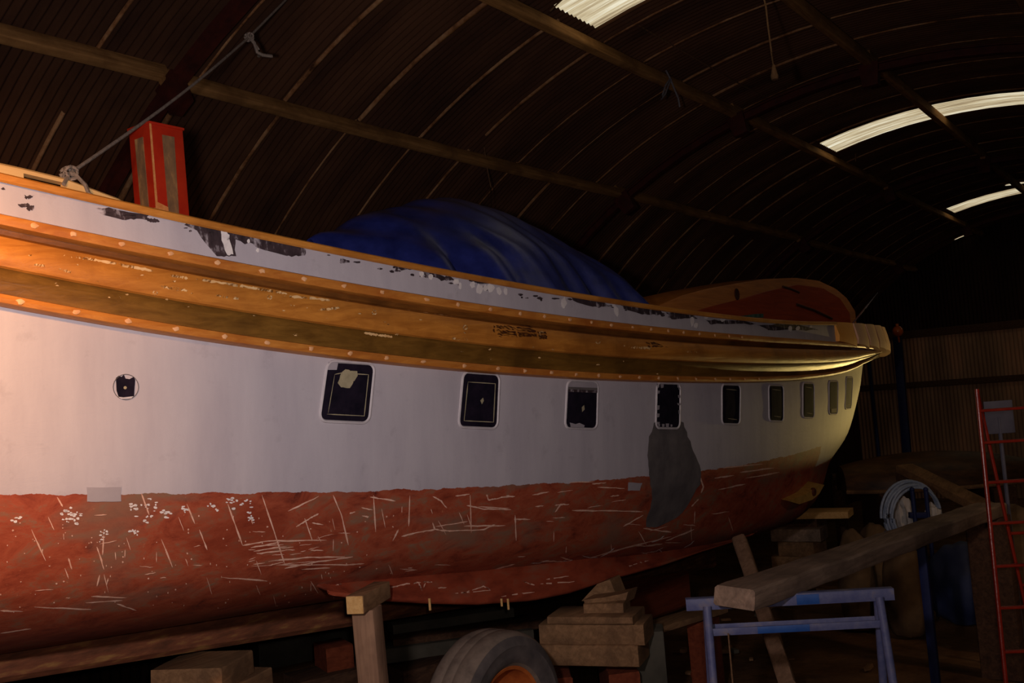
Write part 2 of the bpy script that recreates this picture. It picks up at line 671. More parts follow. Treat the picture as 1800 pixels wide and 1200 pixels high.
# walls and floor
def corrwall(name, pts_fn, x_rng, z_rng, mats, split=None):
    b = MB()
    p = 0.1
    n = int((x_rng[1] - x_rng[0]) / p * 6)
    rows = []
    for i in range(n + 1):
        s = x_rng[0] + (x_rng[1] - x_rng[0]) * i / n
        rows.append([pts_fn(s, z, 0.016 * math.sin(2 * math.pi * s / p)) for z in z_rng])
    b.grid(rows)
    o = b.build(name, mats, origin=(0, 0, 0), recalc=False, sharp=False)
    return struct(o)


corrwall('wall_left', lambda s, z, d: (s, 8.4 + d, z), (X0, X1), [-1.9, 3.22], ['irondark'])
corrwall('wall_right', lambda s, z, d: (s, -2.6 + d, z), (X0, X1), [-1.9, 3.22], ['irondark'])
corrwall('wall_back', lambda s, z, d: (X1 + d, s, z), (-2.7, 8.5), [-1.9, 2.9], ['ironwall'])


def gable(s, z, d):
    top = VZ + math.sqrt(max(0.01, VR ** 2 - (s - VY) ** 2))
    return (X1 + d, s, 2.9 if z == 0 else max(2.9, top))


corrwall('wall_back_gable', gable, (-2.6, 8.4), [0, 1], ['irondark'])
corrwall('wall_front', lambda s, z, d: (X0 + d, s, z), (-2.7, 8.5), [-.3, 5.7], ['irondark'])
for j, (z, h) in enumerate(((2.92, .22), (1.52, .16))):
    b = MB()
    b.beam((X1 - .08, -2.5, z), (X1 - .08, 8.3, z), .09, h, .01, seg=12, rough=.02)
    struct(b.build('trim_%d' % (20 + j), 'darktimber', origin=(0, 0, 0)))
b = MB()
nxg, nyg = 132, 48
rows = []
rr = random.Random(5)
for i in range(nxg + 1):
    x = X0 + (X1 - X0) * i / nxg
    row = []
    for j in range(nyg + 1):
        y = -2.6 + 11.0 * j / nyg
        dz = 0.018 * math.sin(x * 2.1 + y * 1.3) + 0.014 * math.sin(x * 5.3 - y * 3.1) + rr.uniform(-.006, .006) - .03
        row.append((x, y, gz(x) + dz))
    rows.append(row)
b.grid(rows)
floor = struct(b.build('floor', 'floor', origin=(0, 0, 0), recalc=False, sharp=False))

# ------------------------------------------------------------------ boat: lines
BY = 5.0
XM = 8.0
XB = -2.6


def breadth(x, B, L, q=0.65, Lb=None, qb=0.95):
    if x >= XM:
        s = min(1.0, (x - XM) / L)
        return B * max(0.0, 1 - s * s) ** q
    s = min(1.0, (XM - x) / (Lb or (XM - XB)))
    return B * max(0.0, 1 - s * s) ** qb


def solveL(B, tgt, q=0.65):
    lo, hi = 3.0, 14.0
    for _ in range(40):
        L = (lo + hi) / 2
        mn = min((BY - breadth(XM + L * k / 600, B, L, q)) / (XM + L * k / 600) for k in range(601))
        if mn > tgt:
            lo = L
        else:
            hi = L
    return (lo + hi) / 2


def hitX(u, v, B, L):
    """pixel -> (x, z) on the vertical surface of breadth(B, L)"""
    r = ray(u, v)
    k = r.y / r.x
    x = 1.0
    prev = BY - breadth(x, B, L) - k * x
    while x < XM + L:
        x2 = x + 0.01
        g = BY - breadth(x2, B, L) - k * x2
        if g <= 0:
            x = x2
            break
        x = x2
    else:
        return None
    return x, EYE + r.z / r.x * x


def fit(px, B, L, deg=3, x0=1.6):
    pts = [hitX(u, v, B, L) for u, v in px]
    pts = [p for p in pts if p]
    xs, zs = np.array([p[0] for p in pts]), np.array([p[1] for p in pts])
    co = np.polyfit(xs, zs, deg)
    xmax = xs.max()

    def f(x):
        dco = np.polyder(co)
        if x < x0:
            return float(np.polyval(co, x0) + (x - x0) * np.polyval(dco, x0))
        if x > xmax:
            return float(np.polyval(co, xmax) + (x - xmax) * np.polyval(dco, xmax) * 0.6)
        return float(np.polyval(co, x))
    f.err = float(np.abs(np.polyval(co, xs) - zs).max())
    return f


L_cap = solveL(1.87, .2575)
L_top = solveL(1.88, .262)
L_bot = solveL(1.87, .2772)
L_belt = solveL(1.96, .2625)
z_cap = fit([(0, 313), (110, 333), (207, 352), (333, 383), (467, 413), (600, 438), (767, 475), (900, 498), (1000, 517), (1100, 528), (1167, 537), (1233, 550), (1350, 562), (1440, 565)], 1.87, L_cap, 4)
z_top = fit([(0, 375), (133, 403), (300, 438), (383, 455), (533, 482), (600, 493), (767, 522), (900, 542), (1000, 554), (1100, 566), (1200, 578), (1300, 588), (1400, 594), (1467, 600), (1510, 606)], 1.95, L_belt)
z_bot = fit([(0, 530), (167, 567), (267, 587), (367, 600), (500, 612), (667, 634), (800, 650), (933, 660), (1100, 667), (1267, 672), (1367, 671), (1440, 665), (1480, 655), (1517, 641)], 1.95, L_belt, 4)
L_wl = solveL(1.83, .301)
z_wl = fit([(0, 863), (200, 866), (400, 866), (600, 868), (750, 863), (883, 860), (967, 850), (1033, 844), (1100, 838), (1230, 825), (1300, 815), (1390, 802)], 1.83, L_wl, 2)


def z_rab(x):
    return 0.985 - 0.078 * (x - 2.3) + (0.055 * (x - 10.2) ** 2 if x > 10.2 else 0)


def full(x):
    s = min(1, max(0, (x - 3.5) / 5))
    k = min(1, max(0, (x - 10) / 3))
    return s * s * (3 - 2 * s) * (1 - k * k * (3 - 2 * k))


def mixz(x, f):
    return z_wl(x) * (1 - f) + z_rab(x) * f


LV = [  # B, L, z function
    (1.87, L_cap, lambda x: z_cap(x) - .012),
    (1.88, L_top, z_top),
    (1.87, L_bot, z_bot),
    (1.865, solveL(1.865, .286), lambda x: z_bot(x) * .55 + z_wl(x) * .45),
    (1.83, L_wl, z_wl),
    (1.75, solveL(1.75, .321), lambda x: z_wl(x) * .7 + z_rab(x) * .3),
    (1.60, solveL(1.60, .333), lambda x: mixz(x, .55 + .16 * full(x))),
    (1.30, 5.0, lambda x: mixz(x, .74 + .18 * full(x))),
    (0.80, 4.9, lambda x: mixz(x, .90 + .08 * full(x))),
    (0.14, 4.8, z_rab),
]
NT_ = 170
TAU = [math.sin((k / NT_ - .5) * math.pi) for k in range(NT_ + 1)]


def lvl(i, tau):
    B, L, zf = LV[i]
    x = XM + (tau * L if tau > 0 else tau * (XM - XB - (0.25 * max(0, i - 2))))
    return np.array((x, breadth(x, B, L, Lb=XM - XB - 0.25 * max(0, i - 2)), zf(x)))


def crm(p0, p1, p2, p3, s):
    return 0.5 * ((2 * p1) + (-p0 + p2) * s + (2 * p0 - 5 * p1 + 4 * p2 - p3) * s * s + (-p0 + 3 * p1 - 3 * p2 + p3) * s ** 3)


def hull_column(tau, sub=5):
    P = [lvl(i, tau) for i in range(len(LV))]
    out = []
    for i in range(len(P) - 1):
        a = P[max(0, i - 1)]
        d = P[min(len(P) - 1, i + 2)]
        for s in range(sub):
            f = s / sub
            q = P[i] * (1 - f) + P[i + 1] * f if i < 2 else crm(a, P[i], P[i + 1], d, f)
            q[1] = max(0.0, q[1])
            out.append(q)
    out.append(P[-1])
    return out


X_CUT = hitX(1466, 575, 1.87, L_cap)[0]       # here the bulwark gives way to the stern blocks
SUB = 5
cols = [hull_column(tau, SUB) for tau in TAU]
b = MB()
uvl = b.bm.loops.layers.uv.new('UVMap')
for side in (-1, 1):
    vr = []
    for c in cols:
        vr.append([b.bm.verts.new((q[0], BY + side * q[1], q[2])) for q in c])
    for i in range(len(vr) - 1):
        for k in range(len(vr[0]) - 1):
            if k < SUB and cols[i][k][0] > X_CUT:
                continue
            q = [vr[i][k], vr[i + 1][k], vr[i + 1][k + 1], vr[i][k + 1]]
            if side > 0:
                q = q[::-1]
            f = b.face(q)
for f in b.bm.faces:
    for lp in f.loops:
        p = lp.vert.co
        lp[uvl].uv = (p.x, p.z - z_wl(p.x))
bmesh.ops.remove_doubles(b.bm, verts=b.bm.verts, dist=1e-4)
bmesh.ops.recalc_face_normals(b.bm, faces=b.bm.faces)
BVH = BVHTree.FromBMesh(b.bm)


def onhull(u, v, off=0.0, bvh=None):
    d = ray(u, v).normalized()
    loc, nor, idx, dist = (bvh or BVH).ray_cast(CAM, d)
    if loc is None and bvh is None:
        for k in range(1, 30):
            d = ray(u - k, v).normalized()
            loc, nor, idx, dist = BVH.ray_cast(CAM, d)
            if loc is not None:
                break
    if loc is None:
        return None
    if nor.dot(d) > 0:
        nor = -nor
    return loc + nor * off


def patch(mb, rows, off, mi, nu=8, nv=6, jit=0.0, seed=0, bvh=None):
    """rows: (y, x_left, x_right) in the view of the survey; laid on the surface"""
    r = random.Random(seed)
    rows = sorted(rows)
    ys = [q[0] for q in rows]
    G = []
    for k in range(nv + 1):
        y = ys[0] + (ys[-1] - ys[0]) * k / nv
        i = max(j for j in range(len(rows)) if rows[j][0] <= y + 1e-6)
        i = min(i, len(rows) - 2)
        f = (y - ys[i]) / (ys[i + 1] - ys[i])
        xl = rows[i][1] + (rows[i + 1][1] - rows[i][1]) * f + r.uniform(-jit, jit)
        xr = rows[i][2] + (rows[i + 1][2] - rows[i][2]) * f + r.uniform(-jit, jit)
        row = []
        for s in range(nu + 1):
            yy = y + (r.uniform(-jit, jit) if k in (0, nv) else 0)
            row.append(onhull(xl + (xr - xl) * s / nu, yy, off, bvh))
        G.append(row)
    mb.mi = mi
    if any(p is None for row in G for p in row):
        return
    mb.grid(G)


def line(mb, pts, w, off, mi, n=6, jit=0.0, seed=0, bvh=None):
    """thin painted or scratched line, w in pixels of the survey"""
    r = random.Random(seed)
    P = []
    for (a, c) in zip(pts[:-1], pts[1:]):
        for k in range(n):
            f = k / n
            P.append((a[0] + (c[0] - a[0]) * f, a[1] + (c[1] - a[1]) * f))
    P.append(pts[-1])
    G = []
    for i, p in enumerate(P):
        q0, q1 = P[max(0, i - 1)], P[min(len(P) - 1, i + 1)]
        dx, dy = q1[0] - q0[0], q1[1] - q0[1]
        ln = math.hypot(dx, dy) or 1
        ww = w * r.uniform(.5, 1.2) * (0.25 if i in (0, len(P) - 1) else 1)
        ox_, oy_ = -dy / ln * ww / 2, dx / ln * ww / 2
        j = r.uniform(-jit, jit)
        a = onhull(p[0] + ox_, p[1] + oy_ + j, off, bvh)
        c = onhull(p[0] - ox_, p[1] - oy_ + j, off, bvh)
        if a is None or c is None:
            return
        G.append([a, c])
    mb.mi = mi
    mb.grid(G)


def blob(mb, u, v, ru, rv, off, mi, n=9, seed=0, bvh=None):
    r = random.Random(seed)
    ring = []
    for k in range(n):
        a = 2 * math.pi * k / n
        s = r.uniform(.65, 1.15)
        p = onhull(u + ru * s * math.cos(a), v + rv * s * math.sin(a), off, bvh)
        if p is None:
            return
        ring.append(mb.bm.verts.new(p))
    mb.mi = mi
    mb.face(ring)


# ------------------------------------------------------------------ marks on the hull paint
hm = b
# grey primer patch running down from the fourth window over the red bottom paint
patch(hm, [(742, 1150, 1200), (770, 1140, 1210), (800, 1138, 1222), (822, 1140, 1232), (850, 1143, 1230), (872, 1146, 1216), (895, 1142, 1204), (912, 1134, 1186), (926, 1136, 1156)], .003, 1, 12, 22, 1.2, 1)
patch(hm, [(848, 1103, 1128), (862, 1103, 1124)], .003, 6, 3, 2, .8, 2)
# white laps below the old waterline
patch(hm, [(856, 152, 213), (881, 153, 212)], .003, 6, 4, 2, .6, 3)
# bulwark: scraped dark areas
DK = [
    [(432 - 60, 170, 215), (434 - 57, 178, 262), (386, 215, 255)],
    [(366, 168, 190), (374, 190, 232), (380, 205, 240)],
    [(384, 250, 275), (390, 262, 280)],
    [(394, 322, 352), (404, 345, 405), (420, 356, 415), (435, 366, 412), (450, 382, 414)],
    [(408, 405, 450), (418, 408, 470), (428, 430, 500)],
    [(424, 440, 500), (436, 450, 536), (450, 505, 536)],
    [(455, 596, 606), (462, 598, 608)],
    [(467, 690, 735), (474, 700, 738)],
    [(478, 742, 762), (488, 748, 786)],
    [(486, 765, 790), (493, 775, 800)],
    [(491, 820, 850), (498, 832, 862)],
    [(497, 900, 950), (507, 925, 990), (514, 960, 1000)],
    [(520, 1000, 1040), (530, 1010, 1062), (540, 1040, 1070)],
    [(535, 1090, 1130), (544, 1098, 1160), (552, 1130, 1165)],
    [(548, 1170, 1215), (560, 1180, 1225)],
    [(562, 1240, 1300), (570, 1250, 1330)],
    [(570, 1330, 1400), (580, 1350, 1440)],
    [(358, 30, 52), (364, 34, 50)], [(362, 44, 60), (370, 48, 58)], [(330, 2, 8), (334, 2, 8)], [(344, 42, 60), (349, 44, 52)],
]
for i, rows in enumerate(DK):
    patch(hm, rows, .0025, 2, 8, 5, 1.6, 20 + i)
r = random.Random(11)
for i in range(60):
    u = r.uniform(300, 1180)
    base = np.interp(u, [0, 467, 900, 1180], [328, 425, 512, 548])
    blob(hm, u, base + r.uniform(-1, 9) ** 1, r.uniform(2, 7), r.uniform(1, 3), .0027, 2, 8, i)
# white filler dabs on the bulwark
for (u, v, ru, rv) in [(740, 482, 5, 6), (756, 487, 5, 5), (800, 495, 6, 6), (808, 502, 3, 7), (830, 501, 5, 6), (842, 508, 6, 10), (852, 506, 4, 7), (862, 506, 8, 8), (876, 512, 5, 8), (888, 512, 4, 7),
                       (990, 533, 6, 12), (1083, 547, 5, 10), (1078, 536, 4, 5), (1216, 566, 4, 10), (1222, 572, 4, 6), (1270, 562, 5, 4), (400, 417, 3, 6), (436, 424, 3, 4), (452, 440, 3, 4), (1240, 558, 4, 3), (1388, 578, 4, 5), (1402, 577, 4, 5), (1425, 574, 3, 3)]:
    blob(hm, u, v, ru, rv, .004, 4, 10, int(u))
patch(hm, [(405, 386, 398), (430, 392, 404), (448, 400, 408)], .004, 4, 3, 5, 2.2, 77)
# clusters of pale blisters on the red paint
for (cu, cv, n, sx, sy) in [(128, 905, 30, 20, 12), (235, 890, 14, 10, 8), (270, 888, 12, 14, 10), (292, 902, 10, 14, 5), (325, 895, 8, 6, 8), (375, 890, 7, 12, 8), (410, 880, 12, 14, 8), (440, 905, 14, 6, 18), (256, 912, 7, 8, 8), (235, 935, 8, 8, 10), (30, 915, 5, 10, 6), (180, 930, 9, 12, 14)]:
    for k in range(n):
        blob(hm, cu + r.gauss(0, sx * .6), cv + r.gauss(0, sy * .6), r.uniform(1.2, 4.2), r.uniform(1, 2.6), .002, 4, 7, k + int(cu))
for k in range(120):
    blob(hm, r.uniform(0, 700), r.uniform(900, 1075), r.uniform(.8, 1.8), r.uniform(.8, 2.2), .002, 3, 6, k)
# long scratches
SC = [[(100, 873), (110, 890)], [(248, 866), (262, 905)], [(328, 885), (342, 920)], [(350, 930), (364, 966)], [(460, 870), (482, 935), (500, 990)], [(400, 885), (426, 958)], [(535, 910), (549, 950)],
      [(585, 870), (600, 905), (612, 958)], [(283, 946), (303, 996)], [(55, 930), (80, 985)], [(506, 898), (560, 872)], [(426, 958), (470, 950), (574, 949)], [(440, 962), (492, 952)], [(445, 968), (500, 960)],
      [(452, 972), (505, 966)], [(480, 985), (540, 979), (606, 978)], [(485, 992), (600, 992), (640, 990)], [(500, 998), (560, 986), (620, 978)], [(530, 1000), (580, 997)], [(545, 966), (568, 967)],
      [(520, 925), (545, 910), (560, 902)], [(548, 918), (568, 922)], [(390, 1014), (470, 1020)], [(160, 1047), (222, 1050)], [(150, 1058), (215, 1054)], [(205, 1060), (240, 1072)], [(60, 1066), (160, 1070)],
      [(650, 873), (695, 880)], [(635, 892), (655, 896)], [(614, 902), (624, 899)], [(636, 906), (648, 908)], [(765, 925), (822, 916)], [(760, 918), (764, 930), (790, 933), (850, 930), (870, 921)], [(815, 924), (888, 923)],
      [(705, 942), (740, 934), (765, 930)], [(800, 871), (825, 868)], [(855, 868), (858, 878), (872, 876), (895, 870)], [(880, 873), (905, 872)], [(820, 888), (850, 894), (898, 895)], [(840, 890), (895, 893)],
      [(903, 912), (932, 912)], [(975, 900), (985, 886), (1000, 886)], [(935, 870), (965, 864)], [(940, 890), (955, 888)], [(975, 888), (990, 886)], [(1000, 848), (1045, 846)], [(1040, 850), (1065, 848)], [(1050, 856), (1098, 858)],
      [(1005, 897), (1060, 897), (1130, 899)], [(1072, 872), (1088, 870)], [(1095, 925), (1130, 905)], [(1035, 980), (1100, 962), (1180, 942)], [(925, 1010), (960, 1003)], [(950, 985), (985, 986), (1015, 992)],
      [(870, 1000), (905, 990)], [(910, 995), (935, 1005), (940, 1012)], [(985, 978), (1015, 988)], [(1130, 960), (1165, 955)], [(1170, 950), (1220, 930)], [(1230, 838), (1236, 855), (1232, 866)], [(1255, 840), (1290, 835)], [(1270, 822), (1340, 815)],
      [(1180, 935), (1130, 928)], [(1215, 890), (1228, 876)], [(1262, 860), (1310, 850)], [(1300, 830), (1360, 822)], [(1310, 840), (1370, 830)],
      [(0, 1072), (40, 1074)], [(170, 960), (180, 990)], [(182, 940), (180, 975)], [(175, 1010), (170, 1030)], [(190, 1015), (187, 1027)], [(120, 980), (126, 1000)], [(0, 1112), (55, 1104)],
      [(690, 950), (700, 930)], [(656, 870), (660, 935)], [(720, 870), (718, 925)], [(826, 870), (828, 935)], [(905, 905), (907, 950)], [(760, 872), (775, 880), (785, 893)]]
for i, s in enumerate(SC):
    line(hm, s, 2.6, .0022, 3, 6, .5, i)
for i in range(70):
    u, v = r.uniform(20, 640), r.uniform(905, 1060)
    if i > 35:
        u, v = r.uniform(640, 1300), 0
        v = np.interp(u, [640, 1300], [880, 830]) + r.uniform(10, 130)
    a = r.choice([r.uniform(-.25, .1), r.uniform(1.0, 1.7)])
    ln = r.uniform(8, 34)
    line(hm, [(u, v), (u + ln * math.cos(a), v + ln * math.sin(a))], 1.5, .0021, 3, 4, .6, 200 + i)
for i in range(26):                       # knot of white scratches under the turn of the bilge
    u, v = r.gauss(1000, 28), r.gauss(990, 8)
    if i > 12:
        u, v = r.gauss(1150, 26), r.gauss(968, 9)
    a = r.uniform(-.6, .6)
    ln = r.uniform(12, 40)
    line(hm, [(u, v), (u + ln * math.cos(a) / 2, v + ln * math.sin(a) / 2 + 2), (u + ln * math.cos(a), v + ln * math.sin(a))], 1.3, .0022, 4, 4, .4, 300 + i)
for i in range(22):                       # fan of scratches below the first window
    u, v = r.uniform(430, 560), r.uniform(945, 995)
    ln = r.uniform(10, 42)
    line(hm, [(u, v), (u + ln, v - r.uniform(-2, 8))], 1.5, .0022, 3, 4, .5, 400 + i)

boat = thing('wooden_boat', 'long white and red wooden boat with varnished rubbing band, laid up in the shed', 'boat', (XM, BY, gz(XM)))
hull = b.build('hull', ['hull', 'primer', 'darkpaint', 'chalk', 'whitefill', 'redpaint', 'hullwhite'], boat, recalc=True, sharp=False)

# ------------------------------------------------------------------ windows along the topside
WIN = [  # corners TL, TR, BR, BL
    ((577, 637), (656, 642), (646, 741), (563, 737)), ((815, 656), (876, 660), (872, 751), (807, 748)), ((998, 671), (1049, 673), (1047, 752), (994, 750)),
    ((1155, 675), (1194, 676), (1193, 751), (1153, 750)), ((1269, 677), (1300, 678), (1299, 744), (1269, 743)), ((1351, 678), (1376, 679), (1376, 739), (1352, 738)),
    ((1411, 674), (1430, 675), (1430, 733), (1411, 732)), ((1457, 671), (1472, 671), (1471, 726), (1457, 726)), ((1487, 664), (1498, 664), (1495, 716), (1485, 717))]


def bil(q, s, t):
    a = (q[0][0] + (q[1][0] - q[0][0]) * s, q[0][1] + (q[1][1] - q[0][1]) * s)
    c = (q[3][0] + (q[2][0] - q[3][0]) * s, q[3][1] + (q[2][1] - q[3][1]) * s)
    return a[0] + (c[0] - a[0]) * t, a[1] + (c[1] - a[1]) * t


def rrect(inset, rad, n=5):
    out = []
    for (cx, cy, a0) in ((1 - inset - rad, inset + rad, -90), (1 - inset - rad, 1 - inset - rad, 0), (inset + rad, 1 - inset - rad, 90), (inset + rad, inset + rad, 180)):
        for k in range(n + 1):
            a = math.radians(a0 + 90 * k / n)
            out.append((cx + rad * math.cos(a), cy + rad * math.sin(a)))
    return out


def wmark(mb, q, pts, off, mi):
    vs = [onhull(*bil(q, s, t), off) for s, t in pts]
    if any(v is None for v in vs):
        return
    mb.mi = mi
    mb.face([mb.bm.verts.new(v) for v in vs])


def wline(mb, q, pts, w, off, mi):
    line(mb, [bil(q, s, t) for s, t in pts], w, off, mi, 5)


for i, q in enumerate(WIN):
    # pane: dark painted board in the opening
    pb = MB()
    rings = []
    for inset, rad, off in ((0.0, .12, .003), (.03, .10, .005), (.2, .05, .005), (.45, .01, .005)):
        rings.append([onhull(*bil(q, s, t), off) for s, t in rrect(inset, rad)])
    if any(p is None for r_ in rings for p in r_):
        rings = [[p if p is not None else rings[k][max(0, j - 1)] for j, p in enumerate(r_)] for k, r_ in enumerate(rings)]
    vr = pb.grid(rings, closed=True)
    pb.face(vr[-1])
    rr = random.Random(50 + i)
    if i == 0:
        n = 14
        wmark(pb, q, [(.42 + .17 * math.cos(6.283 * k / n) * rr.uniform(.8, 1.15), .28 + .17 * math.sin(6.283 * k / n) * rr.uniform(.8, 1.1)) for k in range(n)] , .008, 1)
        wmark(pb, q, [(.5, .12), (.64, .12), (.66, .2), (.6, .3), (.5, .3)], .0082, 1)
        wmark(pb, q, [(-.02, -.01), (.2, -.01), (.19, .12), (-.02, .13)], .0075, 2)
        wline(pb, q, [(.16, .2), (.3, .17), (.9, .17), (.9, .9), (.1, .9)], 1.6, .007, 1)
        wline(pb, q, [(.16, .2), (.13, .88)], 1.2, .007, 1)
    elif i == 1:
        wline(pb, q, [(.12, .16), (.9, .16), (.9, .9), (.1, .9), (.12, .16)], 1.6, .007, 1)
        wmark(pb, q, [(.5, .5), (.57, .44), (.6, .5), (.55, .57)], .008, 1)
    elif i == 2:
        for k in range(4):
            wmark(pb, q, [(.0, .0 + k * .055), (1, .0 + k * .055), (1, .055 + k * .055), (0, .055 + k * .055)], .008, [2, 2, 3, 4][k])
        wmark(pb, q, [(.48, .55), (.56, .5), (.58, .6), (.5, .66)], .008, 1)
        wmark(pb, q, [(.1, .9), (.3, .93), (.42, .9), (.6, .95), (.58, 1.0), (.14, 1.0)], .008, 2)
    elif i == 3:
        for k in range(22):
            e = k / 22 * 4
            s, t_ = ((e, .03) if e < 1 else (.97, e - 1) if e < 2 else (3 - e, .96) if e < 3 else (.03, 4 - e))
            a, c_ = rr.uniform(.03, .10), rr.uniform(.02, .05)
            if rr.random() < .7:
                wmark(pb, q, [(s - a, t_ - c_), (s + a, t_ - c_), (s + a * .8, t_ + c_), (s - a * .6, t_ + c_ * 1.3)], .008, 2)
    elif i == 7:
        wmark(pb, q, [(.2, .86), (.9, .84), (.9, .97), (.2, .98)], .008, 1)
    else:
        wline(pb, q, [(.2, .1), (.8, .12)], 1.2, .007, 1)
        wline(pb, q, [(.3, .88), (.85, .9)], 1.2, .007, 1)
    if i == 8:
        mats = ['primer', 'olive', 'reveal', 'primer', 'darkpaint']
    else:
        mats = ['pane', 'olive', 'hullwhite', 'primer', 'darkpaint']
    # surround: pale raised lip round the opening
    fb = MB()
    rings = []
    for inset, rad, off in ((-.055, .17, .001), (-.045, .165, .008), (-.02, .14, .010), (.0, .12, .003)):
        rings.append([onhull(*bil(q, s, t_), off) for s, t_ in rrect(inset, rad)])
    ok = not any(p is None for r_ in rings for p in r_)
    if ok:
        fb.grid(rings, closed=True)
        wf = fb.build('window', 'reveal', boat)
        pb.build('window_pane', mats, wf, recalc=False)
    else:
        pb.build('window_pane', mats, boat, recalc=False)

# round opening near the bow, patched
pb = MB()
n = 28
rings = []
for s, off in ((1.0, .0015), (.985, .004), (.955, .004), (.94, .0015)):
    rings.append([onhull(221 + 23 * s * math.cos(6.2832 * k / n), 680 + 23 * s * math.sin(6.2832 * k / n), off) for k in range(n)])
pb.grid(rings, closed=True)
pt = pb.build('porthole', 'primer', boat)
pb = MB()
pts = [(203, 664), (208, 660), (213, 662), (217, 658), (220, 665), (227, 666), (234, 662), (237, 667), (236, 680), (235, 696), (222, 700), (208, 698), (204, 686)]
pb.face([pb.bm.verts.new(onhull(u, v, .004)) for u, v in pts])
pb.mi = 1
pb.face([pb.bm.verts.new(onhull(219 + 3 * math.cos(k * .9), 681 + 3 * math.sin(k * .9), .006)) for k in range(7)])
pb.mi = 2
pb.face([pb.bm.verts.new(onhull(u, v, .006)) for u, v in ((207, 697), (216, 698), (233, 696), (230, 700), (212, 701))])
pb.build('porthole_patch', ['pane', 'olive', 'reveal'], pt)

# ------------------------------------------------------------------ rubbing band along the sheer
def base_pt(x, f, side):
    """point on the topside at fraction f between band top and bottom, with outward direction"""
    Lf = L_belt * .985
    bb = breadth(x, 1.88, Lf, Lb=XM - XB)
    e = 1e-3
    db = (breadth(min(x + e, XM + Lf - 1e-6), 1.88, Lf, Lb=XM - XB) - breadth(x - e, 1.88, Lf, Lb=XM - XB)) / (2 * e)
    db = max(-6, min(6, db))
    nrm = Vector((-db, 1, 0)).normalized()
    z = z_top(x) * (1 - f) + z_bot(x) * f
    return Vector((x, BY + side * bb, z)), Vector((nrm.x, side * nrm.y, 0))


XE = XM + L_belt * .985 - .002
XS = [XM + (XE - XM) * math.sin(k / 90 * math.pi / 2) for k in range(91)]
XS = [XB + .06 + (XM - XB - .06) * k / 60 for k in range(60)] + XS


def band(profile, name, mats, side, hook=None):
    mb = MB()
    rows = []
    for f, o in profile:
        rows.append([base_pt(x, f, side)[0] + base_pt(x, f, side)[1] * o for x in XS])
    for (fa, _), ra, (fb, _b), rb in zip(profile[:-1], rows[:-1], profile[1:], rows[1:]):
        fm = (fa + fb) / 2
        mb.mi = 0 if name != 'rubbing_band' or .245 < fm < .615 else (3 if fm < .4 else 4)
        mb.grid([ra, rb])
    bmesh.ops.remove_doubles(mb.bm, verts=mb.bm.verts, dist=1e-5)
    if hook:
        hook(mb)
    return mb.build(name, mats, boat)


P_MAIN = [(.12, -.03), (.13, .012), (.20, .008), (.235, .02), (.25, .06), (.275, .08), (.36, .094), (.46, .098), (.55, .096), (.60, .088), (.615, .075), (.64, .062), (.70, .048), (.80, .034), (.89, .028), (.90, -.03)]
P_UP = [(0.0, -.02), (0.0, .05), (.015, .062), (.07, .066), (.125, .060), (.14, .045), (.14, -.02)]
P_LO = [(.88, -.02), (.88, .05), (.893, .064), (.94, .070), (.985, .064), (1.0, .052), (1.0, -.02)]


def belt_bvh():
    mb = MB()
    mb.grid([[base_pt(x, f, -1)[0] + base_pt(x, f, -1)[1] * o for x in XS] for f, o in P_MAIN[1:-1]])
    t_ = BVHTree.FromBMesh(mb.bm)
    mb.bm.free()
    return t_


BB = belt_bvh()


def belt_marks(mb):
    r = random.Random(21)
    for i, s in enumerate([[(112, 449), (170, 457), (270, 476)], [(300, 484), (330, 489)], [(345, 490), (440, 505), (505, 516)], [(380, 519), (440, 527), (520, 540), (600, 551)], [(282, 503), (330, 511)],
                           [(500, 520), (615, 530)], [(645, 536), (700, 545), (805, 559)], [(500, 535), (560, 545), (630, 556)], [(655, 560), (700, 566), (765, 576)], [(815, 584), (868, 588)], [(945, 598), (965, 598)],
                           [(1105, 611), (1145, 611)], [(1200, 618), (1225, 619)], [(560, 545), (600, 540)], [(795, 594), (822, 598)], [(690, 583), (700, 588)], [(60, 465), (80, 467)], [(110, 475), (125, 478)], [(640, 585), (690, 592)]]):
        line(mb, s, 4.6, .005, 1, 26, .7, i, BB)
    for k in range(46):
        u = r.uniform(20, 1250)
        v = np.interp(u, [0, 467, 900, 1250], [455, 545, 600, 635]) + r.uniform(-22, 38)
        blob(mb, u, v, r.uniform(1.5, 4), r.uniform(1, 2), .005, 1, 7, k, BB)
    for i, (u, v) in enumerate([(474, 522), (658, 549), (818, 575), (952, 586), (1051, 600), (273, 514)]):    # bored plugs
        n = 14
        rings = [[onhull(u + ra * math.cos(6.2832 * k / n), v + ra * math.sin(6.2832 * k / n), o, BB) for k in range(n)] for ra, o in ((4.6, .002), (4.2, .005), (2.6, .005), (2.2, .002))]
        mb.mi = 1
        mb.grid(rings, closed=True)
    patch(mb, [(572, 868, 930), (580, 866, 945), (592, 874, 945)], .006, 2, 24, 10, .8, 8, BB)
    patch(mb, [(601, 1135, 1150), (610, 1140, 1175)], .006, 2, 14, 8, .8, 9, BB)
    patch(mb, [(583, 935, 960), (596, 945, 962)], .006, 2, 12, 8, 1, 10, BB)


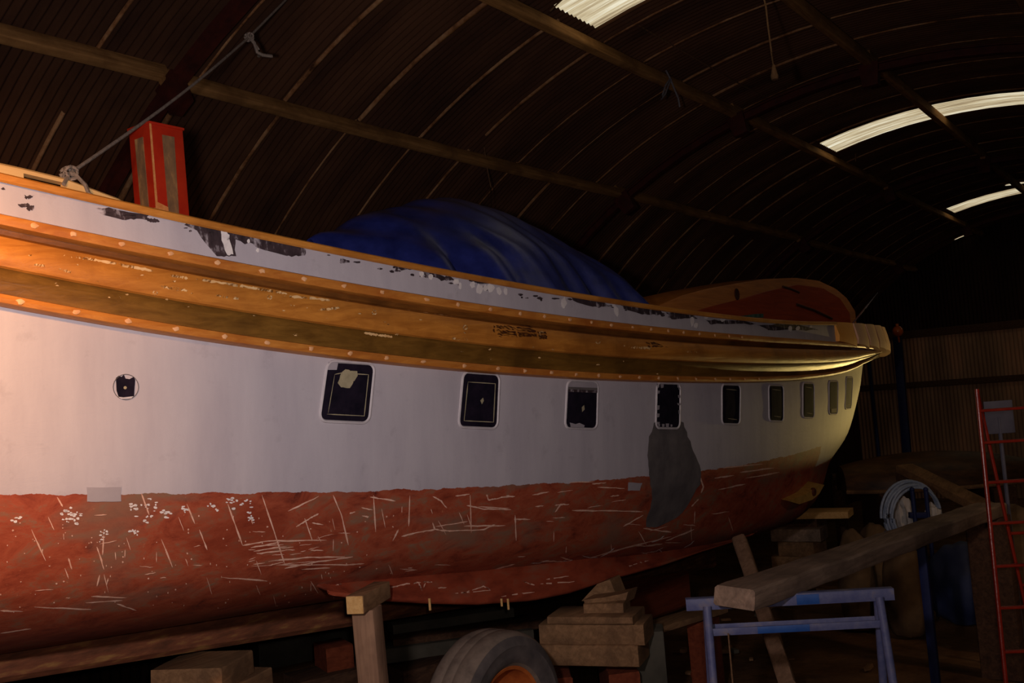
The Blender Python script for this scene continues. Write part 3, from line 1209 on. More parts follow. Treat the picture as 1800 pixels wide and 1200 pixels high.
for side in (-1, 1):
    band(P_MAIN, 'rubbing_band', ['belt', 'barewood', 'stainwood', 'beltshade', 'beltolive'], side, belt_marks if side < 0 else None)
    for nm, pr, f0, o0 in (('upper_batten', P_UP, .06, .066), ('lower_batten', P_LO, .94, .070)):
        bt = band(pr, nm, 'batten', side)
        if side > 0:
            continue
        # filled fastening holes, evenly spaced
        px0 = (60, 128, 215, 300, 382, 460, 535, 605, 672, 750, 805, 862, 915, 957, 1002, 1040, 1075, 1112, 1145, 1175, 1202, 1230, 1257, 1282, 1305) if nm == 'upper_batten' else \
              (36, 133, 225, 310, 395, 470, 547, 615, 680, 744, 816, 875, 923, 970, 1013, 1053, 1090, 1124, 1158, 1192, 1224, 1258, 1284, 1310, 1335)
        mid = .066 if f0 < .5 else .94
        for k, u in enumerate(px0):
            # position along the batten whose survey column is u
            lo, hi = 1.2, XM + 6.5
            for _ in range(40):
                xm = (lo + hi) / 2
                p, nn = base_pt(xm, mid, -1)
                if pix(p + nn * o0)[0] < u:
                    lo = xm
                else:
                    hi = xm
            p, nn = base_pt(lo, mid, -1)
            c = p + nn * (o0 + .001)
            tx = Vector((-nn.y, nn.x, 0))
            mb = MB()
            rr = random.Random(k + int(100 * mid))
            n = 9
            ra = .014
            ring = [c + tx * ra * rr.uniform(.7, 1.5) * math.cos(6.2832 * q_ / n) + Vector((0, 0, 1)) * ra * .8 * rr.uniform(.6, 1.2) * math.sin(6.2832 * q_ / n) for q_ in range(n)]
            mb.grid([[p_ - nn * .004 for p_ in ring], ring, [c.lerp(p_, .6) + nn * .002 for p_ in ring]], closed=True)
            mb.face([mb.bm.verts.new(c.lerp(p_, .6) + nn * .002) for p_ in ring])
            mb.build('fastening_plug', 'plug', bt)

# capping rail on the bulwark, both sides
for side in (-1, 1):
    mb = MB()
    Lc = L_cap
    xs = [x for x in [XB + .05 + (XM - XB) * k / 60 for k in range(60)] + [XM + .1 + (X_CUT - XM - .1) * k / 70 for k in range(71)]]
    rows = []
    for (dy, dz) in ((.024, -.036), (.034, -.030), (.034, -.007), (.026, 0), (-.10, 0), (-.108, -.007), (-.108, -.036)):
        rows.append([(x, BY + side * max(0.02, breadth(x, 1.87, Lc, Lb=XM - XB) + dy), z_cap(x) + dz) for x in xs])
    vr = mb.grid(rows, closed=False)
    mb.grid([[r_[k] for r_ in rows] for k in (0,)] + [[rows[0][0]] * len(rows)])
    mb.build('cap_rail', 'cap', boat)
    # inner face of the bulwark
    mb = MB()
    mb.grid([[(x, BY + side * max(0.01, breadth(x, 1.87, Lc, Lb=XM - XB) - .09), z_cap(x) - .02) for x in xs], [(x, BY + side * max(0.01, breadth(x, 1.87, Lc, Lb=XM - XB) - .09), z_top(x) - .1) for x in xs]])
    mb.build('inner_bulwark', 'reveal', boat)

# deck
mb = MB()
rows = []
for k in range(121):
    x = XB + .2 + (XM + L_top - .1 - XB - .2) * k / 120
    w = max(.02, breadth(x, 1.85, L_top, Lb=XM - XB))
    rows.append([(x, BY + w * s, z_top(x) - .06 + .05 * (1 - s * s)) for s in (-1, -.6, -.2, .2, .6, 1)])
mb.grid(rows)
mb.build('deck', 'deck', boat)

# chocks round the stern that carry the bulwark on
def rail_xy(s):
    """arc position along the stern rail: s in 0..1 from the cut to the stern end, then round the far side"""
    th0 = math.asin((X_CUT - XM) / L_cap)
    th = th0 + s * (math.pi - 2 * th0)
    x = XM + L_cap * math.sin(th)
    bb = 1.87 * max(0.0, 1 - math.sin(th) ** 2) ** .65
    return x, BY - bb if th <= math.pi / 2 else BY + bb


SB = [0.0]
for ut in (1500, 1521, 1538, 1550):
    s = SB[-1]
    while s < .5 and pix((rail_xy(s)[0], rail_xy(s)[1], z_cap(rail_xy(s)[0]) - .06))[0] < ut:
        s += .0005
    SB.append(s)
nmid = 5
SB = SB + [SB[-1] + (1 - 2 * SB[-1]) * k / nmid for k in range(1, nmid)] + [1 - s for s in SB[::-1]]
NB = len(SB) - 1
for k in range(NB):
    mb = MB()
    rows = []
    for j in range(7):
        f = j / 6
        s = SB[k] + (SB[k + 1] - SB[k]) * (.015 + .97 * f)
        x, y = rail_xy(s)
        x2, y2 = rail_xy(min(1, s + .004))
        d = Vector((x2 - x, y2 - y, 0))
        if d.length < 1e-5:
            d = Vector((0, 1, 0))
        d.normalize()
        nn = Vector((d.y, -d.x, 0))
        bulge = .06 * math.sin(math.pi * (0.06 + .9 * f)) ** .6 * (1.15 - .5 * f)
        zt, zb = z_cap(x) + .0, z_top(x) - .035 + .05 * (1 - f)
        row = []
        for (o, z) in ((-.10, zb), (bulge + .015, zb), (bulge + .02, zb * .7 + zt * .3), (bulge * .9, zb * .3 + zt * .7), (bulge * .6 - .01, zt), (-.10, zt)):
            row.append(Vector((x, y, z)) + nn * o)
        rows.append(row)
    vr = mb.grid(rows, closed=True)
    mb.face(vr[0][::-1])
    mb.face(vr[-1])
    mb.build('stern_chock', 'orangewood' if k in (0, NB - 1) else 'pinkwood', boat)

# long keel, its deep after end, and the bilge keels
def keel_loft(name, xs, top, bot, y0, hw, mat):
    mb = MB()
    rows = []
    for x in xs:
        zt, zb = top(x), bot(x)
        h = hw(x) if callable(hw) else hw
        rows.append([(x, y0 - h * .8, zt), (x, y0 - h, zt * .5 + zb * .5), (x, y0 - h, zb + .03), (x, y0 - h * .8, zb), (x, y0 + h * .8, zb), (x, y0 + h, zb + .03), (x, y0 + h, zt * .5 + zb * .5), (x, y0 + h * .8, zt)])
    vr = mb.grid(rows, closed=True)
    mb.face(vr[0][::-1])
    mb.face(vr[-1])
    return mb.build(name, mat, boat)


kp = [atY(u, v, BY - .13) for u, v in ((0, 1190), (100, 1186), (200, 1176), (333, 1155), (467, 1128), (600, 1098))]
kc = np.polyfit([p.x for p in kp], [p.z for p in kp], 1)
kb = lambda x: float(np.polyval(kc, x))
keel_loft('keel', [.2 + .3 * k for k in range(36)], lambda x: z_rab(x) + .06, kb, BY, .14, 'keel')
sk0, sk1 = atY(1085, 1000, BY - .1).x, atY(1207, 1000, BY - .1).x
keel_loft('keel_heel', [sk0 + (sk1 - sk0) * k / 6 for k in range(7)], lambda x: z_rab(x) + .05, lambda x: gz(x) + .16, BY, .12, 'redtimber')

FB = 1.47
FL = 5.6
fin_bot = [(562, 1044), (610, 1051), (667, 1056), (750, 1061), (833, 1063), (933, 1056), (1000, 1043), (1083, 1017), (1167, 994), (1233, 971), (1300, 950), (1330, 938)]


def fin_y(x):
    return BY - breadth(x, FB, FL + .6, Lb=12)


fb_ = [hitX(u, v, FB, FL + .6) for u, v in fin_bot]
fx = [p[0] for p in fb_]
fz = [p[1] for p in fb_]
fin_top = [(562, 1033), (610, 1024), (667, 1019), (750, 1011), (833, 1004), (930, 994), (1000, 984), (1083, 962), (1167, 938), (1233, 918), (1300, 903), (1330, 900)]
for side in (-1, 1):
    mb = MB()
    rows = []
    NF = 56
    sg = 1 if side < 0 else -1
    for k in range(NF + 1):
        x = fx[0] + (fx[-1] - fx[0]) * k / NF
        zb = float(np.interp(x, fx, fz))
        y = fin_y(x)
        ub, vb = pix((x, y, zb))
        vt = float(np.interp(ub, [q[0] for q in fin_top], [q[1] for q in fin_top]))
        tp = onhull(ub, vt, -.01)
        near_ = BVH.find_nearest(Vector((x, y + .12, zb + .14)))[0]
        wn = min(1, max(0, (ub - 900) / 220))
        tp = near_ if tp is None else tp.lerp(near_, wn)
        e = min(1, (k + .6) / 10) ** .7 * min(1, (NF - k + 1) / 16) ** .6
        h = .055 * e
        b0 = Vector((x, y, zb))
        out = Vector((0, -1, 0))
        P = [tp, tp.lerp(b0, .35) + out * (.0 * e), tp.lerp(b0, .7) + out * (.012 * e), b0 + Vector((0, -.006, .020)), b0 + Vector((0, .012, .002)), b0 + Vector((0, h, 0)), b0 + Vector((0, h * 2, .03)), tp.lerp(b0, .3) + Vector((0, .16, .04)), tp + Vector((0, .2, .1))]
        rows.append([(p.x, BY + (p.y - BY) * sg, p.z) for p in P])
    vr = mb.grid(rows, closed=True)
    mb.face(vr[0][::-1])
    mb.face(vr[-1])
    if side < 0:
        bk = BVHTree.FromBMesh(mb.bm)
        for i, s in enumerate([[(590, 1028), (606, 1026)], [(680, 1034), (715, 1026), (750, 1022)], [(735, 1022), (742, 1038)], [(748, 1024), (742, 1038)], [(745, 1022), (760, 1023)], [(645, 1031), (662, 1030)], [(820, 1040), (850, 1030), (862, 1036)],
                               [(800, 1043), (863, 1037)], [(880, 1048), (940, 1040)], [(760, 1034), (790, 1032)], [(950, 1026), (1010, 1022)], [(960, 1018), (1000, 1012)], [(920, 1022), (940, 1028)], [(1100, 996), (1140, 985)], [(1180, 962), (1230, 948)]]):
            line(mb, s, 2.4, .003, 1, 6, .6, i, bk)
    mb.build('bilge_keel', ['bottomred', 'chalk'], boat, recalc=False, sharp=False)

for u, v in ((743, 1060), (872, 1060), (884, 1060)):
    x, zz_ = hitX(u, v, FB, FL + .6)
    mb = MB()
    mb.tube([(x, fin_y(x) - .01, zz_ + .03), (x, fin_y(x) - .01, zz_ - (.035 if u != 872 else .015))], .007, 8)
    mb.build('keel_bolt', 'timberend', boat)

# stern fitting: bronze bracket under the counter
mb = MB()
hp_ = [q.y for q in (onhull(1400, 868), onhull(1415, 872), onhull(1425, 866), onhull(1390, 880)) if q is not None]
YB = min(hp_) - .10
P = [atY(u, v, YB) for u, v in ((1385, 880), (1418, 868), (1440, 850), (1449, 852), (1440, 868), (1428, 878), (1405, 886))]
off = Vector((.02, .14, .03))
a = [mb.bm.verts.new(p) for p in P]
c = [mb.bm.verts.new(p + off) for p in P]
mb.face(a)
mb.face(c[::-1])
for k in range(len(P)):
    j = (k + 1) % len(P)
    mb.face((a[k], c[k], c[j], a[j]))
p0 = atY(1431, 864, YB - .01)
mb.mi = 1
mb.lathe(p0, (0, -1, 0), [(.0, .012), (.03, .012), (.04, .004), (.04, -.02)], 16)
mb.build('stern_bracket', ['bronze', 'stainwood'], boat)

# ------------------------------------------------------------------ on deck
# red box chimney with scraped panels
Y0 = 4.35
c0 = atY(278, 372, Y0)
c1 = atY(336, 378, Y0)
xa, xb = c0.x, c1.x
ya = Y0
ztop = atY(268, 217, Y0).z
r0 = ray(240, 358)
yb = Y0 + 0.9 * (xb - xa)
zb = z_top(xa) - .03
lean = .02
def chim(x, y, z):
    t_ = (z - zb) / (ztop - zb)
    return Vector((x - .02 * t_, y, z))
mb = MB()
mb.hexa([chim(x, y, z) for z in (zb, ztop) for x, y in ((xa, ya), (xb, ya), (xb, yb), (xa, yb))], .006)
mb.mi = 1
zl = atY(278, 372, Y0).z
def plate(P, q, mi):
    mb.mi = mi
    n_ = (P[1] - P[0]).cross(P[3] - P[0]).normalized()
    A = [mb.bm.verts.new(p) for p in P]
    B_ = [mb.bm.verts.new(p + q) for p in P]
    mb.face(B_)
    for k in range(4):
        mb.face((A[k], A[(k + 1) % 4], B_[(k + 1) % 4], B_[k]))
wX, wY = xb - xa, yb - ya
plate([chim(xa + wX * s, ya, z) for s, z in ((.36, zb), (.62, zb), (.70, ztop - .05), (.34, ztop - .05))], Vector((0, -.004, 0)), 1)
plate([chim(xa, ya + wY * s, z) for s, z in ((.28, zb), (.62, zb), (.72, ztop - .06), (.34, ztop - .06))], Vector((-.004, 0, 0)), 1)
plate([chim(xa + wX * s, ya - .001, z) for s, z in ((-.02, zb), (.05, zb), (.03, ztop), (-.02, ztop))], Vector((0, -.004, 0)), 2)
plate([chim(xa + wX * s, ya - .001, z) for s, z in ((.05, zl - .05), (.36, zl - .05), (.35, zl + .03), (.04, zl + .05))], Vector((0, -.003, 0)), 2)
plate([chim(xa, ya + wY * s, z) for s, z in ((.0, zl - .05), (.98, zl - .05), (.98, zl + .03), (.0, zl + .02))], Vector((-.003, 0, 0)), 2)
mb.mi = 0
cb = MB()
ch = mb.build('chimney', ['redpaint', 'scrapedpanel', 'edgechalk'], boat)
cb.box(((xa + xb) / 2 - .02, (ya + yb) / 2, ztop + .003), (wX + .012, wY + .012, .014), None, .003)
cb.build('chimney_cap', 'redpaint', ch)

# pale curved coaming with a slot, forward of the chimney
YC = 4.0
out_top = [(-60, 272), (0, 286), (30, 293), (110, 314), (165, 336), (208, 353), (216, 360)]
pt_ = [atY(u, v, YC) for u, v in out_top]
sl = [atY(u, v, YC) for u, v in ((38, 304), (108, 322), (111, 330), (104, 332), (40, 316))]
mb = MB()
xs = [p.x for p in pt_]
def ctop(x):
    return float(np.interp(x, xs, [p.z for p in pt_]))
s0, s1 = sl[0].x, sl[2].x
def slot(x):
    t_ = (x - s0) / (s1 - s0)
    a = sl[0].z + (sl[1].z - sl[0].z) * t_
    c_ = sl[4].z + (sl[3].z - sl[4].z) * t_
    return a - .004, c_ + .004
zc0 = z_top(2.5) - .08
for (p, q, slotted) in ((xs[0], s0, 0), (s0, s1, 1), (s1, xs[-1], 0)):
    parts = [(0, 1)] if not slotted else [(0, 2), (3, 1)]
    for part in parts:
        rows = []
        for k in range(13):
            x = p + (q - p) * k / 12
            zt = ctop(x) if part[0] == 0 else slot(x)[1]
            zb2 = slot(x)[0] if part[1] == 2 else zc0
            cv = .06 * math.sin((x - xs[0]) * 1.1)
            rows.append([(x, YC - cv, zb2), (x, YC - cv, zt - .01), (x, YC - cv + .012, zt), (x, YC - cv + .035, zt), (x, YC - cv + .045, zt - .01), (x, YC - cv + .045, zb2)])
        vr = mb.grid(rows, closed=True)
        mb.face(vr[0][::-1])
        mb.face(vr[-1])
mb.build('deck_coaming', 'coaming', boat)

# after cabin with long arched side
YA = 4.55
arch = [(1150, 541), (1167, 533), (1200, 519), (1240, 508), (1300, 497), (1345, 490), (1400, 488), (1440, 493), (1470, 507), (1490, 524), (1503, 545)]
ap = [atY(u, v, YA) for u, v in arch]
ax, az = [p.x for p in ap], [p.z for p in ap]
inn = [(1212, 550), (1250, 538), (1300, 526), (1345, 512), (1400, 500), (1445, 506), (1475, 524), (1492, 550)]
ip = [atY(u, v, YA) for u, v in inn]
ix, iz = [p.x for p in ip], [p.z for p in ip]
zd = lambda x: z_top(x) - .04
def yside(x):
    return max(YA, BY - max(.05, breadth(x, 1.87, L_cap) - .16))
xs = [ax[0] + (ax[-1] - ax[0]) * k / 60 for k in range(61)]
def atop(x):
    return max(zd(x) + .02, float(np.interp(x, ax, az)))
cabin = MB()
rows = []
for x in xs:
    zt = atop(x)
    y = YA
    rows.append([(x, y, zd(x)), (x, y, zt - .02), (x, y + .01, zt), (x, BY, zt + .03), (x, 2 * BY - y - .01, zt), (x, 2 * BY - y, zt - .02), (x, 2 * BY - y, zd(x))])
vr = cabin.grid(rows)
cabin.face(vr[0][::-1])
cabin.face(vr[-1])
cab = cabin.build('after_cabin', 'cabintop', boat)
mb = MB()
rows = []
for x in [ix[0] + (ix[-1] - ix[0]) * k / 40 for k in range(41)]:
    zt = float(np.interp(x, ix, iz))
    rows.append([(x, YA - .001, zd(x)), (x, YA - .014, zd(x)), (x, YA - .014, max(zd(x) + .01, zt - .006)), (x, YA - .001, max(zd(x) + .012, zt))])
vr = mb.grid(rows, closed=True)
mb.face(vr[0][::-1])
mb.face(vr[-1])
mb.build('cabin_lower_side', 'cabinred', cab)
mb = MB()
P = [atY(u, v, YA - .022) for u, v in ((1297, 556), (1325, 552), (1342, 551), (1342, 558), (1310, 558))]
A = [mb.bm.verts.new(p) for p in P]
B_ = [mb.bm.verts.new(p + Vector((0, .02, 0))) for p in P]
mb.face(A)
for k in range(5):
    mb.face((A[k], A[(k + 1) % 5], B_[(k + 1) % 5], B_[k]))
mb.build('cabin_window', 'glassgreen', cab)
mb = MB()
p = atY(1295, 517, YA - .001)
mb.lathe(p, (0, -1, 0), [(0, .004), (.045, .004), (.06, .012), (.07, .008), (.072, 0)], 20)
mb.build('cabin_vent', 'stainwood', cab)
mb = MB()
mb.tube([atY(u, v, YA - .012) for u, v in ((1376, 504), (1390, 508), (1404, 514))], .018, 6)
mb.tube([atY(u, v, YA - .02) for u, v in ((1400, 535), (1430, 545), (1462, 560))], .02, 6)
mb.build('cabin_grab_rail', 'stainwood', cab)
# whip aerial on the stern
mb = MB()
a0 = atX(1521, 541, 15.2)
a1 = atX(1543, 514, 15.2)
mb.tube([a0, a0.lerp(a1, .3), a1], [.022, .012, .004], 8)
mb.tube([a0 - (a1 - a0) * 1.6, a0], .012, 8)
mb.build('aerial', 'chrome', boat)
# ------------------------------------------------------------------ blue tarpaulin over the wheelhouse hatch
sil = [(545, 420), (560, 411), (600, 398), (632, 378), (652, 369), (672, 368), (700, 362), (735, 352), (770, 347), (805, 353), (850, 368), (890, 388), (930, 411), (970, 438), (1000, 462), (1030, 492), (1058, 521), (1066, 532)]
sp = [atY(u, v, BY) for u, v in sil]
sx, sz = [p.x for p in sp], [p.z for p in sp]
mb = MB()
rr = random.Random(4)
rows = []
NXT, NYT = 90, 44
for k in range(NXT + 1):
    x = sx[0] + (sx[-1] - sx[0]) * k / NXT
    zr = float(np.interp(x, sx, sz))
    zd_ = z_top(x) - .02
    h = max(.03, zr - zd_)
    row = []
    for j in range(NYT + 1):
        s = j / NYT * 2 - 1
        e = abs(s)
        q_ = 2 * k / NXT - 1
        wid = 1.25 * max(.12, 1 - abs(q_) ** 3.2) ** .6
        # crown falls gently then the sheet hangs steeply with folds
        y = s * wid
        prof = 1 - .42 * min(1, e / .66) ** 1.5 - (.6 * max(0, (e - .66) / .34) ** 1.1 if e > .66 else 0)
        fold = max(0, (e - .3) / .7)
        ph = x * 5.2 + 1.3 * math.sin(x * 2.3)
        yy = y + (.10 * fold * math.sin(ph) + .05 * fold * math.sin(x * 13 + 1)) * (1 if s > 0 else -1)
        g_ = math.exp(-((x - sx[0] - .95) / .55) ** 2)
        yy += (-1 if s < 0 else 1) * g_ * .13 * fold * (abs(math.sin(x * 8.5)) - .5)
        crease = -.04 * max(0, math.sin(x * 7 + s * 4)) ** 6 * h * (.3 + fold)
        row.append((x + .05 * fold * math.sin(s * 7 + x), BY + yy, zd_ + h * max(0, prof) + crease + .012 * math.sin(x * 17 + s * 11)))
    rows.append(row)
mb.grid(rows)
tarp = mb.build('tarpaulin', 'tarp')
tag(tarp, 'blue tarpaulin humped over the middle of the boat deck', 'tarpaulin')
sol = tarp.modifiers.new('Solidify', 'SOLIDIFY')
sol.thickness = .004

# ------------------------------------------------------------------ ropes and hanging cords
def rope(name, pts, r, mat, label, cat, knots=(), twist=True):
    mb = MB()
    mb.tube(pts, r, 8)
    for kp_, kr in knots:
        kp_ = Vector(kp_)
        q = []
        for i in range(34):
            a = i / 33 * 4 * math.pi
            q.append(kp_ + Vector((math.cos(a) * kr, math.sin(a * 1.3) * kr * .8, math.sin(a) * kr)))
        mb.tube(q, r * 1.0, 6)
    o = mb.build(name, mat)
    tag(o, label, cat)
    return o


pA = atY(122, 305, 4.0)
pB = atY(438, 65, 5.2)
pC = atY(520, -18, 5.55)
mid = [pA.lerp(pB, f) + Vector((0, 0, -.03 * math.sin(math.pi * f))) for f in [k / 10 for k in range(11)]]
top = []
yr = pC.y
dr_ = (pC - pB).normalized()
pD = pB.copy()
while math.hypot(pD.y - VY, pD.z - VZ) < VR - .12 and (pD - pB).length < 4:
    pD = pD + dr_ * .02
tails = MB()
mb = MB()
mb.tube(mid + [pB.lerp(pD, .5), pD], .0085, 8)
for kp_, kr in ((pA, .028), (pB, .024)):
    q = []
    for i in range(50):
        a = i / 49 * 6 * math.pi
        q.append(kp_ + Vector((math.cos(a) * kr, math.sin(a * 1.3) * kr * .8, math.sin(a) * kr)))
    mb.tube(q, .007, 6)
mb.tube([pA, atY(135, 309, 3.98), atY(150, 325, 3.95), atY(156, 340, 3.92), atY(165, 346, 3.9)], .009, 6)
mb.tube([pA, atY(118, 312, 3.98), atY(112, 324, 3.96)], .009, 6)
mb.tube([pB, atY(447, 76, 5.18), atY(452, 92, 5.17), atY(462, 97, 5.16), atY(478, 99, 5.15)], .012, 6)
mb.tube([pB, atY(450, 80, 5.2), atY(455, 88, 5.2), atY(455, 100, 5.2)], .010, 6)
tag(mb.build('mooring_rope', 'rope'), 'grey knotted rope running from the pale coaming up to the roof', 'rope')
P = [atY(850, 240, 6.42), atY(851, 258, 6.42), atY(857, 300, 6.42), atY(863, 330, 6.42), atY(864, 372, 6.42)]
rope('purlin_cord', P, .006, 'cord', 'thin brown cord hanging from the purlin above the blue tarpaulin', 'cord')
a = ang_of(2.75)
p1 = atY(1361, 128, 2.9)
p0 = Vector((p1.x + .05, 2.98, arc(ang_of(2.98), -.17)[1]))
mb = MB()
mb.tube([p0, atY(1346, 10, 2.94), atY(1350, 45, 2.92), atY(1356, 92, 2.9), p1], .008, 6)
mb.lathe(p1 + Vector((0, 0, .06)), (0, 0.001, -1), [(.0, -.02), (.012, -.01), (.026, .06), (.034, .09), (.03, .12), (.0, .13)], 12)
tag(mb.build('pendant_cord', 'cord'), 'cord with a small pear shaped end dangling between the skylights', 'cord')
mb = MB()
W = [atY(u, v, 4.35) for u, v in ((1045, 0), (1105, 34), (1190, 84), (1290, 142), (1340, 168), (1420, 195), (1505, 215))]
W[0] = atY(1010, -22, 4.45)
mb.tube([Vector((W[0].x - .3, 4.55, arc(ang_of(4.55), -.14)[1]))] + W + [Vector((W[-1].x + .3, 4.5, arc(ang_of(4.5), -.12)[1]))], .008, 6)
tag(mb.build('electric_cable', 'cord'), 'thin dark cable strung slack along under the roof, crossing the skylight', 'cable')
mb = MB()
p0 = atY(1178, 138, 4.62)
for q in ([(1178, 138), (1170, 150), (1165, 166), (1163, 174), (1169, 166), (1175, 150), (1180, 140)], [(1178, 138), (1186, 158), (1192, 172), (1195, 188)]):
    mb.tube([atY(u, v, 4.62) for u, v in q], .010, 6)
mb.tube([Vector((p0.x, 4.66, p0.z + .1)), p0], .010, 6)
tag(mb.build('cord_loop', 'ropeblue'), 'short grey blue loop of cord hanging from the upper purlin', 'cord')

# ------------------------------------------------------------------ props and blocks under the boat
def part_of(o, parent):
    return o


# post with a head block under the tip of the bilge keel
D0 = 4.93
pc = atD(644, 1062, D0)
t_top = 0
prop = thing('support_post', 'upright timber post with a crosswise head block under the bilge keel tip', 'post', (pc.x + .03, pc.y, gz(pc.x)))
mb = MB()
e0 = atD(624, 1063, D0 - .06)
dirh = Vector((.93, .36, 0)).normalized()
hb = .088
mb.beam(e0, e0 + dirh * .36, .090, hb, .004, seg=3, rough=.02, seed=2)
hb_ = mb.build('head_block', ['timber'], prop)
mb = MB()
mb.beam(e0 - dirh * .004, e0 + dirh * .002, .086, hb - .004, .003, seg=1)
mb.build('sawn_end', 'timberend', hb_)
b0 = e0 + dirh * .14
mb = MB()
mb.beam((b0.x + .03, b0.y - .01, gz(b0.x) - .02), (b0.x, b0.y, e0.z - hb / 2), .115, .125, .006, up=tuple(dirh), seg=8, rough=.02, seed=3)
mb.build('post', 'timber_y', prop)

# blocks under the keel at the left
kx0 = atY(372, 1165, BY - .15)
for i, (u, v, w, dz, L, mat, lab) in enumerate(((372, 1166, .22, 0.0, .34, 'timber', 'short brown timber block wedged directly under the keel at the left'),
                                                (392, 1192, .2, 0, .5, 'timber', 'longer brown timber block beneath the short block under the keel'),)):
    p = atY(u, v, BY - .32)
    mb = MB()
    zt = kb(p.x + .2) - .004 if i == 0 else ktop
    hgt = .13
    mb.beam((p.x - L / 2, p.y, zt - hgt / 2), (p.x + L / 2, p.y + .15, zt - hgt / 2), .42, hgt, .008, seg=3, rough=.02, seed=10 + i)
    tag(mb.build('timber_block', mat), lab, 'block', 'blocks under the keel')
    ktop = zt - hgt
pk = p
mb = MB()
zz = ktop
mb.beam((pk.x - .3, pk.y + .05, (zz + gz(pk.x)) / 2), (pk.x + .35, pk.y + .2, (zz + gz(pk.x)) / 2), .5, zz - gz(pk.x), .01, seg=3, rough=.02, seed=20)
tag(mb.build('timber_baulk', 'darktimber'), 'dark baulk on the floor carrying the blocks under the keel', 'baulk', None)

# crib of timbers under the middle of the bilge keel
D1 = 6.45
def yb_beam(name, u0, u1, vt, vb, d, depth, mat, label, cat, grp=None, seed=0, ddepth=0.0, endmat=None):
    """beam whose near face spans u0..u1, vt..vb at camera depth d; it runs across the view"""
    a, c = atD(u0, (vt + vb) / 2, d), atD(u1, (vt + vb) / 2, d + ddepth)
    hh = abs(atD(u0, vt, d).z - atD(u0, vb, d).z)
    dd = (c - a)
    dd.z = 0
    n = Vector((-dd.y, dd.x, 0)).normalized()
    zc = (a.z + c.z) / 2
    a = Vector((a.x, a.y, zc + SLOPE * 0)) + n * depth / 2
    c = Vector((c.x, c.y, zc)) + n * depth / 2
    mb = MB()
    mb.beam(a, c, depth, hh, .012, seg=8, rough=.025, seed=seed)
    if cat:
        o = mb.build(name, mat)
        tag(o, label, cat, grp)
        return o
    return mb


G1 = 'timbers cribbed under the bilge keel'
yb_beam('crib_timber', 948, 1132, 1098, 1134, D1, .3, 'timber', 'heavy squared timber with a pale scratch, second beam from the top of the crib', 'timber', G1, 1, -.22)
o = yb_beam('crib_timber', 950, 1122, 1134, 1171, D1 - .02, .3, 'timber', 'lowest heavy squared timber of the crib behind the tyre', 'timber', G1, 2, -.22)
yb_beam('crib_plank', 962, 1112, 1084, 1098, D1 - .02, .32, 'timber', 'flat sawn plank lying on top of the heavy crib timbers', 'plank', G1, 3, -.2)
yb_beam('crib_block', 1026, 1096, 1061, 1084, D1, .22, 'timber', 'splayed timber block standing on the crib plank under the bilge keel', 'block', G1, 4, -.08)
mb = MB()
P = [atD(u, v, D1 + .02) for u, v in ((1028, 1061), (1098, 1061), (1104, 1040), (1090, 1044), (1060, 1050), (1026, 1054))]
q = Vector((.17, .02, 0))
A = [mb.bm.verts.new(p) for p in P]
B_ = [mb.bm.verts.new(p + q) for p in P]
mb.face(A)
mb.face(B_[::-1])
for k in range(len(P)):
    mb.face((A[k], A[(k + 1) % len(P)], B_[(k + 1) % len(P)], B_[k]))
tag(mb.build('timber_wedge', 'timber'), 'pale wedge with a raised end, topmost of the crib pile', 'wedge', G1)
mb = MB()
P = [atD(u, v, D1 + .3) for u, v in ((1022, 1056), (1042, 1056), (1084, 1048), (1072, 1018), (1050, 1026))]
A = [mb.bm.verts.new(p) for p in P]
B_ = [mb.bm.verts.new(p + q) for p in P]
mb.face(A)
mb.face(B_[::-1])
for k in range(len(P)):
    mb.face((A[k], A[(k + 1) % len(P)], B_[(k + 1) % len(P)], B_[k]))
tag(mb.build('timber_wedge', 'timber'), 'dark stained wedge jammed between crib block and bilge keel', 'wedge', G1)
gx = atD(1040, 1171, D1).x
zlow = atD(1040, 1171, D1).z
for k, (u, lab) in enumerate(((985, 'dark bearer on the floor under the left end of the crib'), (1100, 'dark bearer on the floor under the right end of the crib'))):
    p = atD(u, 1171, D1 + .15)
    mb = MB()
    g = gz(p.x) - .02
    mb.beam((p.x - .2, p.y - .1, (zlow + g) / 2 - .03), (p.x + .25, p.y + .25, (zlow + g) / 2 - .03), .2, zlow - g - .02, .01, seg=3, rough=.03, seed=40 + k)
    tag(mb.build('floor_bearer', 'redtimber'), lab, 'bearer', 'bearers under the crib')
# block at the back of crib, grey blue end, and long board running right to the trestle
p = atD(1148, 1140, D1 + .12)
mb = MB()
mb.beam((p.x - .05, p.y, (gz(p.x) + p.z + .12) / 2), (p.x + .14, p.y + .1, (gz(p.x) + p.z + .12) / 2), .2, p.z + .12 - gz(p.x), .01, seg=3, rough=.03, seed=51)
tag(mb.build('grey_block', 'concrete'), 'grey block standing behind the right end of the crib timbers', 'block')
mb = MB()
pa, pb_ = atD(1112, 1092, 7.3), atD(1262, 1088, 7.9)
zz = (pa.z + pb_.z) / 2
mb.beam((pa.x, pa.y, zz), (pb_.x, pb_.y, zz), .22, .045, .006, seg=5, rough=.02, seed=52)
tag(mb.build('long_board', 'timber'), 'thin board lying level from the crib towards the blue trestle', 'board')
for k, f in enumerate((.15, .85)):
    p = Vector((pa.x, pa.y, zz)).lerp(Vector((pb_.x, pb_.y, zz)), f)
    mb = MB()
    mb.beam((p.x - .12, p.y, (gz(p.x) + zz - .03) / 2), (p.x + .12, p.y + .05, (gz(p.x) + zz - .03) / 2), .2, zz - .025 - gz(p.x), .01, seg=3, rough=.03, seed=53 + k)
    tag(mb.build('stump_block', 'redtimber'), ['reddish stump under the left end of the thin level board', 'reddish stump under the right end of the thin level board'][k], 'block', 'stumps under the level board')

